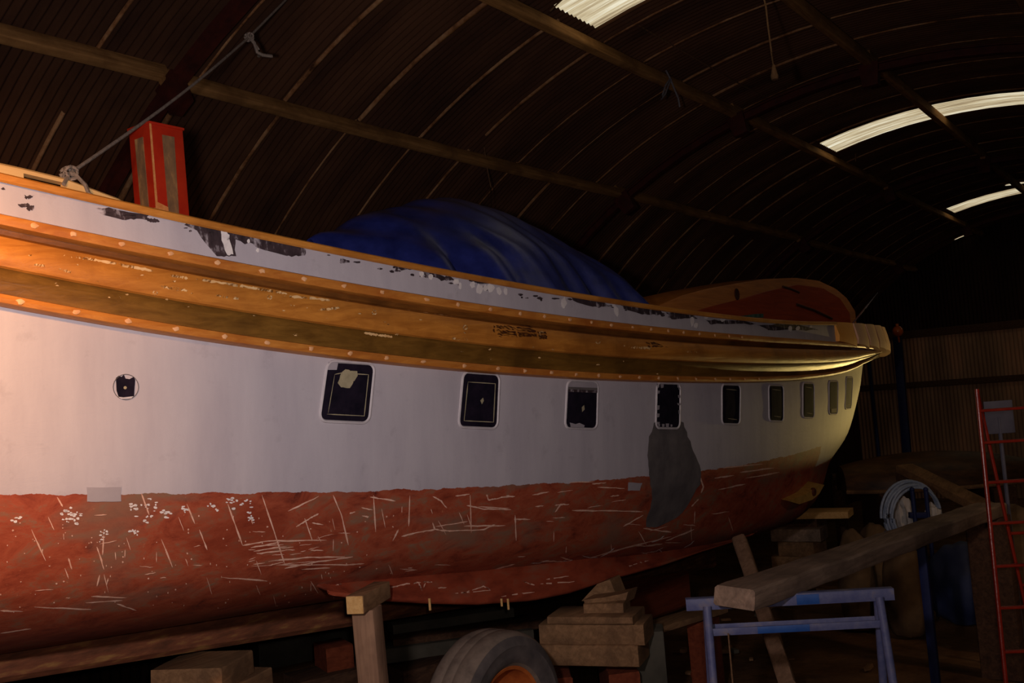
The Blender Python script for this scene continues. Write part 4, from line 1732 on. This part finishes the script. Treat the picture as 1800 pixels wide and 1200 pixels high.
# dark stacked timbers further under the hull, seen below the bilge keel
G2 = 'dark timbers stacked under the hull'
dk = [(690, 905, 1083, 1103, 8.3, 'concrete', 'grey plank on top of the dark stack beyond the bilge keel'), (690, 960, 1106, 1122, 8.1, 'darktimber', 'dark timber second from the top of the stack beyond the bilge keel'),
      (660, 940, 1124, 1150, 8.0, 'concrete', 'dull grey beam lowest of the stack beyond the bilge keel')]
for i, (u0, u1, vt, vb, d, mt, lab) in enumerate(dk):
    yb_beam('stacked_timber', u0, u1, vt, vb, d, .3, mt, lab, 'timber', G2, 60 + i, .3)
p = atD(800, 1150, 8.1)
mb = MB()
mb.beam((p.x - .5, p.y + .2, (p.z + gz(p.x)) / 2), (p.x + .6, p.y - .2, (p.z + gz(p.x)) / 2), .26, max(.1, p.z - gz(p.x)), .01, seg=3, seed=65)
tag(mb.build('floor_baulk', 'darktimber'), 'low dark baulk on the floor under the grey stacked beam', 'baulk')
yb_beam('red_crate', 574, 622, 1136, 1180, 7.4, .3, 'redtimber', 'dark red wooden box on the floor behind the support post', 'box', None, 66, .1)
p = atD(598, 1180, 7.4)
mb = MB()
mb.beam((p.x - .25, p.y + .25, (p.z + gz(p.x)) / 2), (p.x + .25, p.y + .05, (p.z + gz(p.x)) / 2), .36, max(.06, p.z - gz(p.x)), .01, seg=3, seed=67)
tag(mb.build('low_pallet', 'darktimber'), 'low dark pallet timber under the dark red box', 'pallet')
yb_beam('concrete_block', 455, 640, 1095, 1200, 9.6, .25, 'concrete', 'dirty grey concrete block wall piece beyond the keel', 'block', None, 68, .5)

# leaning shore under the quarter
pt = atY(1300, 948, 3.42)
pb_ = atY(1392, 1225, 2.55)
pb_.z = gz(pb_.x) - .01
pb2 = atY(1384, 1200, 2.6)
mb = MB()
mb.beam(pb2 + (pb2 - pt) * .02, pt, .115, .09, .02, up=(1, .4, 0), seg=10, rough=.07, seed=70)
tag(mb.build('leaning_shore', 'timber_y'), 'weathered rough pole leaning up against the hull behind the blue trestle', 'shore')

# blocks under the stern
G3 = 'blocks stacked under the stern'
stk = [(1357, 1454, 978, 1008, 12.6, 'timber', 'broad brown block, lowest of the stack under the stern'), (1368, 1430, 952, 978, 12.6, 'timber', 'narrow brown block in the middle of the stack under the stern'),
       (1355, 1442, 930, 952, 12.5, 'plank', 'grey brown block with bolt holes, high in the stack under the stern'), (1364, 1436, 912, 930, 12.7, 'darktimber', 'dark packing board near the top of the stack under the stern'),
       (1395, 1491, 900, 912, 12.4, 'timberend', 'thin yellow board sticking out of the stack under the stern')]
for i, (u0, u1, vt, vb, d, mt, lab) in enumerate(stk):
    yb_beam('stern_block', u0, u1, vt, vb, d, .4, mt, lab, 'block', G3, 80 + i, -.3)
p = atD(1405, 900, 12.6)
mb = MB()
hit = BVH.ray_cast(Vector((p.x, p.y + .2, p.z - .2)), Vector((0, 0, 1)))[0]
zh = min(.3, (hit.z if hit else p.z + .2) - p.z - .05)
zh = max(zh, .05)
mb.beam((p.x - .25, p.y + .2, p.z + .005 + zh / 2), (p.x + .25, p.y + .25, p.z + .005 + zh / 2), .25, zh - .01, .01, seg=3, rough=.03, seed=86)
tag(mb.build('stern_block', 'darktimber'), 'dark block on the stack touching the stern of the boat', 'block', G3)
p = atD(1405, 1008, 12.6)
mb = MB()
g = gz(p.x)
if p.z - g > .03:
    mb.beam((p.x - .4, p.y + .2, (p.z + g) / 2), (p.x + .4, p.y + .25, (p.z + g) / 2), .5, p.z - g, .01, seg=3, seed=87)
    tag(mb.build('stern_sleeper', 'darktimber'), 'dark sleeper on the floor beneath the stern stack', 'sleeper')

# ------------------------------------------------------------------ lorry wheel
RW = .485
Dw = 5.55
wc = atD(868, 1246, Dw)
wc.z = gz(wc.x) + RW - .005
# axis: wheel face turned to the right of the view
axis = (RIGHT * .80 - Vector((FWD.x, FWD.y, 0)).normalized() * .60)
axis.z = 0
axis.normalize()
wheel = thing('lorry_wheel', 'dusty worn tyre on a rusty wheel standing under the boat', 'wheel', (wc.x, wc.y, gz(wc.x)))
def wlathe(mb, c, prof, n):
    mb.lathe(c, axis, [(r_ * RW / .4, o * 1.12) for r_, o in prof], n)


mb = MB()
hw_ = .125
prof = [(.235, -.09), (.255, -.115), (.30, -.135), (.35, -.135), (.378, -.120), (.392, -.100), (.399, -.07), (.400, -.035), (.398, -.032), (.398, -.028), (.400, -.025), (.400, .025), (.398, .028), (.398, .032), (.400, .035), (.399, .07), (.392, .100), (.386, .108), (.378, .120), (.372, .121), (.35, .135), (.335, .138), (.33, .134), (.30, .135), (.272, .128), (.255, .115), (.235, .09)]
wlathe(mb, wc, prof, 72)
tyre = mb.build('tyre', 'rubber', wheel)
mb = MB()
wlathe(mb, wc, [(.377, .1215), (.352, .1362), (.336, .1395), (.33, .1355), (.30, .1365), (.272, .1295), (.257, .1165)], 72)
mb.build('sidewall', 'rubberdark', tyre, recalc=False)
mb = MB()
wlathe(mb, wc, [(.236, -.08), (.236, .085), (.248, .098), (.243, .104), (.228, .098), (.222, .06), (.20, .02), (.16, .0), (.14, .03), (.10, .045), (.06, .05), (.055, .085), (.0, .09)], 48)
rim_ = mb.build('rim', 'rim', wheel)
mb = MB()
tref = axis.cross(Vector((0, 0, 1)))
for k in range(6):
    a = k * math.pi / 3
    c = wc + (tref * math.cos(a) + Vector((0, 0, 1)) * math.sin(a)) * .125 + axis * .035
    mb = MB()
    mb.lathe(c, axis, [(.014, -.01), (.014, .022), (.0, .024)], 6)
    mb.build('wheel_nut', 'steelrust', rim_)

# ------------------------------------------------------------------ blue trestle and long plank
Dt = 5.0
tl, tr = atD(1205, 1052, Dt + .06), atD(1573, 1057, Dt - .06)
gzt = gz(4.9)
trc = (tl + tr) / 2
trestle = thing('blue_trestle', 'blue painted steel trestle carrying the near end of the grey plank', 'trestle', (trc.x, trc.y, gz(trc.x)))
zt = trc.z
tl.z = tr.z = zt
mb = MB()
dt = (tr - tl).normalized()
nt = Vector((-dt.y, dt.x, 0))
hgt = abs(atD(1400, 1045, Dt).z - atD(1400, 1064, Dt).z)
# angle iron top rail: a vertical web and a flat flange
mb.beam(tl, tr, .008, hgt, .001, seg=2)
mb.beam(tl + nt * .025 + Vector((0, 0, hgt / 2)), tr + nt * .025 + Vector((0, 0, hgt / 2)), .055, .007, .001, seg=2)
mb.build('top_rail', 'bluesteel', trestle)
for (u, du) in ((1243, 12), (1541, 12)):
    ptop = atD(u, 1060, Dt)
    f = (ptop - tl).dot(dt)
    ptop = tl + dt * f
    sgn = -1 if u < 1400 else 1
    for s2 in (-1, 1):
        foot = ptop + nt * (.26 * s2 + .0) + dt * (.02 * sgn)
        foot.z = gz(foot.x)
        start = Vector((ptop.x, ptop.y, zt - .005)) + nt * .02 * s2
        if s2 < 0:
            mb = MB()
            mb.tube([start, foot], .021, 10)
        else:
            mb = MB()
            mb.tube([start, foot], .021, 10)
        mb.build('leg', 'bluesteel', trestle)
for s2 in (-1, 1):
    f1 = (atD(1243, 1060, Dt) - tl).dot(dt)
    f2 = (atD(1541, 1060, Dt) - tl).dot(dt)
    zc_ = atD(1400, 1103, Dt - .05).z
    fr = (zt - zc_) / (zt - gzt)
    A_ = tl + dt * f1 + nt * (.02 + .24 * fr) * s2
    B2 = tl + dt * f2 + nt * (.02 + .24 * fr) * s2
    A_.z = B2.z = zc_
    mb = MB()
    mb.beam(A_, B2, .008, .036, .001, seg=6)
    mb.build('cross_rail', 'bluesteel', trestle)
    if s2 < 0:
        mb = MB()
        mb.beam(A_ + (B2 - A_) * .28 - nt * .0045, A_ + (B2 - A_) * .58 - nt * .0045, .004, .034, .001, seg=2)
        mb.build('fresh_blue_paint', 'bluebright', trestle)
mb = MB()
P_ = tl + dt * ((atD(1400, 1055, Dt) - tl).dot(dt))
mb.beam(P_ + Vector((0, 0, 0)) - nt * .005, P_ + dt * .11 - nt * .005, .004, hgt * .9, .001, seg=2)
mb.build('fresh_blue_paint', 'bluebright', trestle)
mb = MB()
sp_ = tl + dt * .19 - nt * .10
mb.tube([Vector((sp_.x, sp_.y, atD(1263, 1108, Dt).z)), Vector((sp_.x + .0, sp_.y, gz(sp_.x) + .12))], .004, 6)
tag(mb.build('hanging_string', 'cord'), 'pale string hanging down inside the left leg of the blue trestle', 'string')

# plank
zpl = zt + hgt / 2 + .008
near = atD(1284, 1066, 4.74)
far = atD(1742, 893, 8.0)
mb = MB()
pn = Vector((near.x, near.y, zpl + .05))
pf = Vector((far.x, far.y, zpl + .05 + .0))
far_fix = atD(1745, 893, 8.0)
pf.z = far_fix.z
dd = (pf - pn).normalized()
sidev = dd.cross(Vector((0, 0, 1))).normalized()
# wane-edged plank: width 0.22, thickness 0.10; its near end is rounded on one corner
rows = []
n = 26
rr = random.Random(9)
for k in range(n + 1):
    f = k / n
    c = pn.lerp(pf, f)
    w = .125 + .006 * math.sin(k * 1.1) + rr.uniform(-.003, .003)
    h = .048 + rr.uniform(-.002, .002)
    w1, w2 = w, w
    ring = []
    off = 0.0
    for (s, z, sk) in ((w1 - .006, -h, 0), (w1, -h + .008, 0), (w1, h - .012, 0), (w1 - .01, h, 0), (-w2 + .02, h, 0), (-w2 + .003, h - .012, 0), (-w2, -h + .01, 0), (-w2 + .01, -h, 0)):
        fwd_shift = 0
        if k == 0:
            fwd_shift = (.06 if s < -.05 else 0) + (.02 if z > h * .5 else 0)
        ring.append(c + sidev * s + Vector((0, 0, 1)) * z + dd * fwd_shift)
    rows.append(ring)
vr = mb.grid(rows, closed=True)
mb.face(vr[0][::-1])
mb.face(vr[-1])
tag(mb.build('long_plank', 'plank'), 'long thick grey plank lying from the blue trestle towards the red ladder', 'plank')

# dark blue post that carries the plank further back
pp = pn.lerp(pf, .78)
p2 = atD(1622, 968, (pp - CAM).dot(FWD))
mb = MB()
st = thing('plank_stand', 'dark blue steel stand under the far half of the grey plank', 'stand', (p2.x, p2.y, gz(p2.x)))
ztp = pn.lerp(pf, .76).z - .052
mb.beam((p2.x, p2.y, gz(p2.x)), (p2.x - .02, p2.y, ztp), .06, .06, .004, up=(0, 1, 0), seg=2)
mb.build('upright', 'bluedark', st)
mb = MB()
mb.beam((p2.x - .02, p2.y - .2, ztp - .02), (p2.x - .02, p2.y + .25, ztp - .02), .05, .036, .004, seg=2)
mb.build('head_bar', 'bluedark', st)
mb = MB()
mb.beam((p2.x, p2.y - .25, gz(p2.x) + .02), (p2.x, p2.y + .25, gz(p2.x) + .02), .05, .04, .004, seg=2)
mb.build('foot_bar', 'bluedark', st)
# second stand at the far end
pe = pn.lerp(pf, .975)
mb = MB()
mb.beam((pe.x, pe.y, gz(pe.x)), (pe.x, pe.y, pe.z - .05), .3, .22, .01, up=(1, 0, 0), seg=4, rough=.03, seed=31)
tag(mb.build('block_pile', 'darktimber'), 'dark upright baulk holding up the far end of the grey plank', 'baulk')

# ------------------------------------------------------------------ red ladder
Dl = 6.0
lad = None
foot = atD(1768, 1200, Dl - .10)
toppt = atD(1717, 684, Dl + .16)
dv = (foot - toppt)
foot = toppt + dv * ((toppt.z - gz(6.3)) / (toppt.z - foot.z))
lad = thing('stepladder', 'red painted metal stepladder standing at the right by the end of the plank', 'ladder', (foot.x, foot.y, gz(foot.x)))
rdir = Vector((RIGHT.x, RIGHT.y, 0)).normalized()
back = Vector((FWD.x, FWD.y, 0)).normalized()
rdir = (rdir * .985 - back * .17).normalized()
back = Vector((-rdir.y, rdir.x, 0))
WL = .42
for s in (0, 1):
    mb = MB()
    mb.beam(foot + rdir * WL * s, toppt + rdir * (WL - .06 * 0) * s, .036, .022, .006, up=tuple(rdir), seg=4)
    mb.build('stile', 'ladder', lad)
for v in (722, 778, 848, 920, 995, 1068, 1145, 1222, 1300):
    # rung at survey row v on the near stile
    tt = None
    lo, hi = 0.0, 1.0
    for _ in range(30):
        mm = (lo + hi) / 2
        if pix(toppt.lerp(foot, mm))[1] < v:
            lo = mm
        else:
            hi = mm
    p = toppt.lerp(foot, lo)
    if p.z < gz(p.x) + .05:
        continue
    mb = MB()
    mb.beam(p, p + rdir * WL, .034, .018, .006, seg=2)
    mb.build('rung', 'ladder', lad)
# rear leg frame
bt0 = toppt + back * .05 + Vector((0, 0, -.35)) + rdir * .02
bf = foot + back * .45 + rdir * .36
bf.z = gz(bf.x)
fr_ = None
for s in (0, 1):
    mb = MB()
    mb.beam(bf + rdir * (WL - .04) * s + rdir * .02, toppt + back * .06 + rdir * (WL - .04) * s + rdir * .02 + Vector((0, 0, -.04)), .026, .018, .004, up=tuple(rdir), seg=3)
    mb.build('rear_leg', 'ladder', lad)
for f in (.15, .3, .45, .6, .75):
    p = bf.lerp(toppt + back * .06 + Vector((0, 0, -.04)), f) + rdir * .02
    mb = MB()
    mb.tube([p, p + rdir * (WL - .04)], .010, 8)
    mb.build('rear_rung', 'ladder', lad)

# ------------------------------------------------------------------ back of the shed
def lump(name, mat, label, cat, c, s, rot=0, seed=0, n=28, flat=True, amp=.12, grp=None):
    r = random.Random(seed)
    bm2 = bmesh.new()
    bmesh.ops.create_icosphere(bm2, subdivisions=4, radius=1)
    ph = [r.uniform(0, 6.28) for _ in range(6)]
    cr, sr = math.cos(rot), math.sin(rot)
    mb = MB()
    mp = {}
    for v in bm2.verts:
        p = v.co.copy()
        k = 1 + amp * (math.sin(p.x * 3 + ph[0]) * math.sin(p.y * 3.7 + ph[1]) + .6 * math.sin(p.z * 6 + ph[2]) * math.sin(p.x * 7 + ph[3]) + .3 * math.sin(p.y * 14 + ph[4]))
        p = Vector((p.x * s[0] * k, p.y * s[1] * k, p.z * s[2] * k))
        if flat and p.z < -s[2] * .75:
            p.z = -s[2] * .75
        q = Vector((p.x * cr - p.y * sr, p.x * sr + p.y * cr, p.z + s[2] * .75))
        mp[v] = mb.bm.verts.new(q + Vector(c))
    for f in bm2.faces:
        mb.face([mp[v] for v in f.verts])
    bm2.free()
    o = mb.build(name, mat)
    tag(o, label, cat, grp)
    return o


# tall blue post against the gable, with an orange float hung on its head
bp = atX(1581, 700, 21.0)
mb = MB()
ptp = atX(1577, 592, 21.0)
mb.beam((bp.x, bp.y - .02, gz(bp.x)), (ptp.x, ptp.y, ptp.z), .16, .12, .01, up=(1, 0, 0), seg=4)
tag(mb.build('blue_post', 'bluedark'), 'tall dark blue post standing beyond the stern before the end wall', 'post')
mb = MB()
pq = atX(1536, 700, 20.4)
mb.beam((pq.x, pq.y, gz(pq.x)), (pq.x - .1, pq.y, pq.z + .9), .06, .06, .008, up=(1, 0, 0), seg=4)
tag(mb.build('thin_pole', 'bluedark'), 'thin dark pole standing just behind the stern of the boat', 'pole')
fb2 = atX(1578, 582, 20.9)
mb = MB()
mb.sphere(fb2, .105, 20, (1, 1, 1.05))
mb.tube([fb2 + Vector((0, 0, .10)), fb2 + Vector((0, 0, .15))], .03, 8)
mb.tube([fb2 + Vector((0, 0, -.09)), fb2 + Vector((0.05, 0, -.22))], .02, 8)
tag(mb.build('orange_float', 'orange'), 'small shiny orange float on the head of the blue post', 'float')

# upturned dinghy on the heap
def dinghy(c, L, B, H, rot):
    mb = MB()
    rows = []
    cr, sr = math.cos(rot), math.sin(rot)
    for k in range(25):
        f = k / 24
        w = B / 2 * (math.sin(math.pi * (.12 + .80 * f)) ** .7)
        h = H * (math.sin(math.pi * (.18 + .70 * f)) ** .5)
        row = []
        for j in range(17):
            a = math.pi * j / 16
            x, y, z = (f - .5) * L, math.cos(a) * w, abs(math.sin(a)) ** .7 * h
            row.append(Vector((c.x + x * cr - y * sr, c.y + x * sr + y * cr, c.z + z)))
        rows.append(row)
    vr = mb.grid(rows)
    mb.face(vr[0][::-1])
    mb.face(vr[-1])
    g = [(c + Vector((((k / 24 - .5) * L) * cr - (B / 2 * math.sin(math.pi * (.12 + .80 * k / 24)) ** .7 * s) * sr, ((k / 24 - .5) * L) * sr + (B / 2 * math.sin(math.pi * (.12 + .80 * k / 24)) ** .7 * s) * cr, .02))) for s in (1, -1) for k in range(25)]
    return mb, g[:25], g[25:]


dc = atX(1640, 850, 15.5)
dg = thing('upturned_dinghy', 'dark upturned dinghy lying on the heap behind the hose coil', 'dinghy', (dc.x, dc.y, dc.z - .02))
mb, g1, g2 = dinghy(Vector((dc.x, dc.y, dc.z - .02)), 2.6, 1.5, .50, math.radians(-62))
mb.build('dinghy_hull', 'dinghy', dg)
mb = MB()
mb.tube(g1, .03, 8)
mb.tube(g2, .03, 8)
mb.build('gunwale', 'timber', dg)
# timbers it lies on
for k, (off, lab) in enumerate(((-.75, 'left baulk under the upturned dinghy'), (.75, 'right baulk under the upturned dinghy'))):
    cx, cy = dc.x + off * math.cos(math.radians(-62)), dc.y + off * math.sin(math.radians(-62))
    mb = MB()
    zt_ = dc.z - .035
    mb.beam((cx - .7, cy - .35, (zt_ + gz(cx)) / 2), (cx + .7, cy + .35, (zt_ + gz(cx)) / 2), .3, zt_ - gz(cx), .02, seg=3, rough=.03, seed=90 + k)
    tag(mb.build('timber_baulk', 'darktimber'), lab, 'baulk', 'baulks under the dinghy')
# broad brown plank sloping across the heap
mb = MB()
a_, b_ = atD(1590, 822, 13.0), atD(1752, 902, 11.5)
mb.beam(a_, b_, .26, .10, .012, seg=6, rough=.03, seed=93)
tag(mb.build('sloping_plank', 'timber'), 'broad brown plank sloping down to the right below the dinghy', 'plank')
mb = MB()
e_ = atD(1592, 826, 13.05)
mb.beam((e_.x + .1, e_.y + .05, gz(e_.x)), (e_.x + .1, e_.y + .05, e_.z - .03), .18, .18, .01, up=(1, 0, 0), seg=3, rough=.03, seed=94)
tag(mb.build('upright_baulk', 'darktimber'), 'dark upright baulk under the raised end of the sloping plank', 'baulk')
mb = MB()
e_ = atD(1742, 905, 11.6)
mb.beam((e_.x, e_.y, gz(e_.x)), (e_.x, e_.y, e_.z - .03), .3, .26, .01, up=(1, 0, 0), seg=3, rough=.03, seed=95)
tag(mb.build('upright_baulk', 'darktimber'), 'dark upright baulk under the lower end of the sloping plank', 'baulk')
mb = MB()
a_, b_ = atD(1462, 838, 16.6), atD(1562, 832, 16.4)
mb.beam(a_, b_, .3, .10, .012, seg=6, rough=.03, seed=96)
tag(mb.build('dark_shelf_board', 'darktimber'), 'dark level board between the stern and the dinghy heap', 'board')
for k, f in enumerate((.1, .9)):
    q_ = a_.lerp(b_, f)
    mb = MB()
    mb.beam((q_.x, q_.y, gz(q_.x)), (q_.x, q_.y, q_.z - .05), .16, .16, .01, up=(1, 0, 0), seg=3, rough=.03, seed=97 + k)
    tag(mb.build('upright_baulk', 'darktimber'), ['upright under the stern end of the dark level board', 'upright under the right end of the dark level board'][k], 'baulk', 'uprights under the dark board')

# coil of hose standing on edge with a white bag in it
hc = atD(1606, 905, 10.6)
haxis = Vector((-.62, -.78, .0)).normalized()
hs = haxis.cross(Vector((0, 0, 1))).normalized()
mb = MB()
pts = []
for k in range(6 * 40 + 1):
    a = 2 * math.pi * k / 40
    rad = .36 - .012 * (k / 40) + .01 * math.sin(a * 1.7)
    pts.append(hc + (hs * math.cos(a) + Vector((0, 0, 1)) * math.sin(a)) * rad + haxis * (.02 * (k / 40) - .06))
mb.tube(pts, .014, 7)
hoseo = mb.build('hose_coil', 'hose')
tag(hoseo, 'pale blue coil of hose standing on edge behind the grey plank', 'hose')
lump('white_bag', 'bag', 'crumpled white bag leaning inside the hose coil', 'bag', atD(1590, 945, 10.75), (.13, .12, .24), .4, 3, amp=.2)
lump('white_bag', 'bag', 'small pale bag at the right side of the hose coil', 'bag', atD(1642, 915, 10.7), (.09, .09, .10), .2, 4, amp=.2)
# stand the coil hangs on
hst = thing('hose_stand', 'dark two pronged stand that holds the hose coil', 'stand', (hc.x, hc.y, gz(hc.x)))
for u in (1603, 1627):
    mb = MB()
    p = atD(u, 860, 10.5)
    mb.tube([(p.x, p.y, gz(p.x)), (p.x, p.y, p.z)], .022, 8)
    mb.sphere((p.x, p.y, p.z), .026, 10)
    mb.build('prong', 'bluedark', hst)
mb = MB()
p, q_ = atD(1598, 905, 10.5), atD(1632, 905, 10.5)
mb.beam(p, q_, .05, .06, .006, seg=2)
mb.build('cross_bar', 'bluedark', hst)
# sacks
for k, (u, v, d, s, lab) in enumerate(((1545, 1000, 10.4, (.28, .24, .30), 'large brown sack slumped before the hose coil, behind the plank'), (1505, 1010, 10.0, (.20, .18, .24), 'smaller brown sack at the left of the large sack'), (1590, 1010, 9.6, (.22, .18, .22), 'low brown sack just above the grey plank middle'))):
    p = atD(u, v, d)
    p.z = gz(p.x)
    zt_ = atD(u, (918, 930, 950)[k], d).z
    s = (s[0], s[1], max(.2, (zt_ - p.z) / 1.75))
    lump('sack', 'sack', lab, 'sack', p, s, k * .7, 10 + k, amp=.05, grp='brown sacks')
# blue sheeted bundle behind the ladder
p = atD(1700, 1060, 10.2)
p.z = gz(p.x)
zt_ = atD(1700, 948, 10.2).z
lump('blue_sheeted_bundle', 'drum', 'bulky bundle under a dull blue sheet behind the red ladder', 'bundle', p, (.36, .34, (zt_ - p.z) / 1.75), .3, 21, amp=.08)
mb = MB()
a_, b_ = atD(1612, 1100, 9.6), atD(1618, 1015, 9.7)
a_.z = gz(a_.x) + .0
mb.beam(a_, b_, .10, .03, .004, up=(0, 1, 0), seg=3)
tag(mb.build('yellow_board', 'yellow'), 'short yellow board standing beside the dark blue stand', 'board')
# grey square board on a pole, behind the ladder rungs
sg = thing('board_on_pole', 'square grey board on a thin pole standing behind the top of the ladder', 'sign', (0, 0, 0))
p = atD(1755, 733, 8.2)
sg.location = (p.x, p.y, gz(p.x))
sg['_o'] = (p.x, p.y, gz(p.x))
mb = MB()
mb.beam(p - rdir * .105, p + rdir * .115, .02, .27, .006, seg=3)
mb.build('board', 'greysign', sg)
mb = MB()
mb.tube([(p.x + .02, p.y, gz(p.x)), (p.x, p.y, p.z)], .016, 8)
mb.build('pole', 'greysign', sg)
# brown pile at far right behind ladder
p = atD(1800, 960, 8.7)
p.z = gz(p.x)
lump('brown_heap', 'sack', 'brown heap of sacking at the right edge behind the ladder', 'heap', p, (.4, .35, .72), .5, 31, amp=.06)
# offcuts and litter on the floor
mb = MB()
rr = random.Random(77)
for k in range(240):
    x = rr.uniform(4.2, 15)
    y = rr.uniform(.2, 4.6) * (x / 9 if x < 9 else 1)
    s = rr.uniform(.015, .06)
    a = rr.uniform(0, 3.14)
    if (x > 8.8 and y < 4.2) or (7 < x < 9.2 and y < 2.2):
        continue
    mb.mi = rr.choice((0, 0, 0, 1, 2))
    mb.box((x, y, gz(x) + s * .1), (s * rr.uniform(1, 4), s, s * .6), Matrix.Rotation(a, 3, 'Z') @ Matrix.Rotation(rr.uniform(-.3, .3), 3, 'X'))
tag(mb.build('floor_litter', ['timber', 'redtimber', 'concrete'], origin=(8, 2, gz(8))), 'scattered offcuts and rubble on the dirt floor', 'litter', None, 'stuff')

# ------------------------------------------------------------------ light
def lamp(name, kind, loc, energy, color, **kw):
    d = bpy.data.lights.new(name, kind)
    d.energy = energy
    d.color = color
    for k, v in kw.items():
        setattr(d, k, v)
    o = bpy.data.objects.new(name, d)
    o.location = loc
    COL.objects.link(o)
    return o


def aim(o, tgt):
    o.rotation_euler = (Vector(tgt) - o.location).to_track_quat('-Z', 'Y').to_euler()


fl = lamp('work_lamp', 'SPOT', (.4, .8, 2.3), 290, (1.0, .87, .86), spot_size=math.radians(125), spot_blend=1.0, shadow_soft_size=.07)
aim(fl, CAM + FWD * 6 - RIGHT * 1.2 + UP * .3)
ff = lamp('camera_fill', 'POINT', CAM + RIGHT * .05 + UP * .07, 95, (1.0, .86, .80), shadow_soft_size=.03)  # added fill at the camera, lifts the dark lower hull
wl = lamp('tungsten_lamp', 'SPOT', (0.5, 2.1, 3.1), 340, (1.0, .44, .10), spot_size=math.radians(80), spot_blend=1.0, shadow_soft_size=.08)
aim(wl, (1.25, 4.0, 2.4))
yl = lamp('stern_lamp', 'SPOT', (22.0, 2.4, .25), 620, (1.0, .70, .22), spot_size=math.radians(26), spot_blend=.7, shadow_soft_size=.06)
aim(yl, (14.2, 4.1, 1.55))
sl_ = lamp('side_fill', 'SPOT', (7.0, -1.8, 3.2), 80, (1.0, .66, .40), spot_size=math.radians(80), spot_blend=1.0, shadow_soft_size=.15)  # unseen fill, added to brighten the floor and clutter at the right
aim(sl_, (11.0, 1.6, -.5))
gl = lamp('gable_fill', 'SPOT', (21.0, 1.0, 2.4), 60, (1.0, .70, .5), spot_size=math.radians(80), spot_blend=.9, shadow_soft_size=.1)  # unseen fill, added to bring the end wall out of the dark
aim(gl, (29.0, 4.6, .6))

w = bpy.data.worlds.new('world')
scene.world = w
w.use_nodes = True
w.node_tree.nodes['Background'].inputs[0].default_value = (.55, .6, .7, 1)
w.node_tree.nodes['Background'].inputs[1].default_value = .02

vs = scene.view_settings
vs.view_transform = 'Standard'
vs.look = 'None'
vs.gamma = 1
vs.exposure = 0
vs.use_curve_mapping = False
for o in ALL:
    if '_o' in o:
        del o['_o']
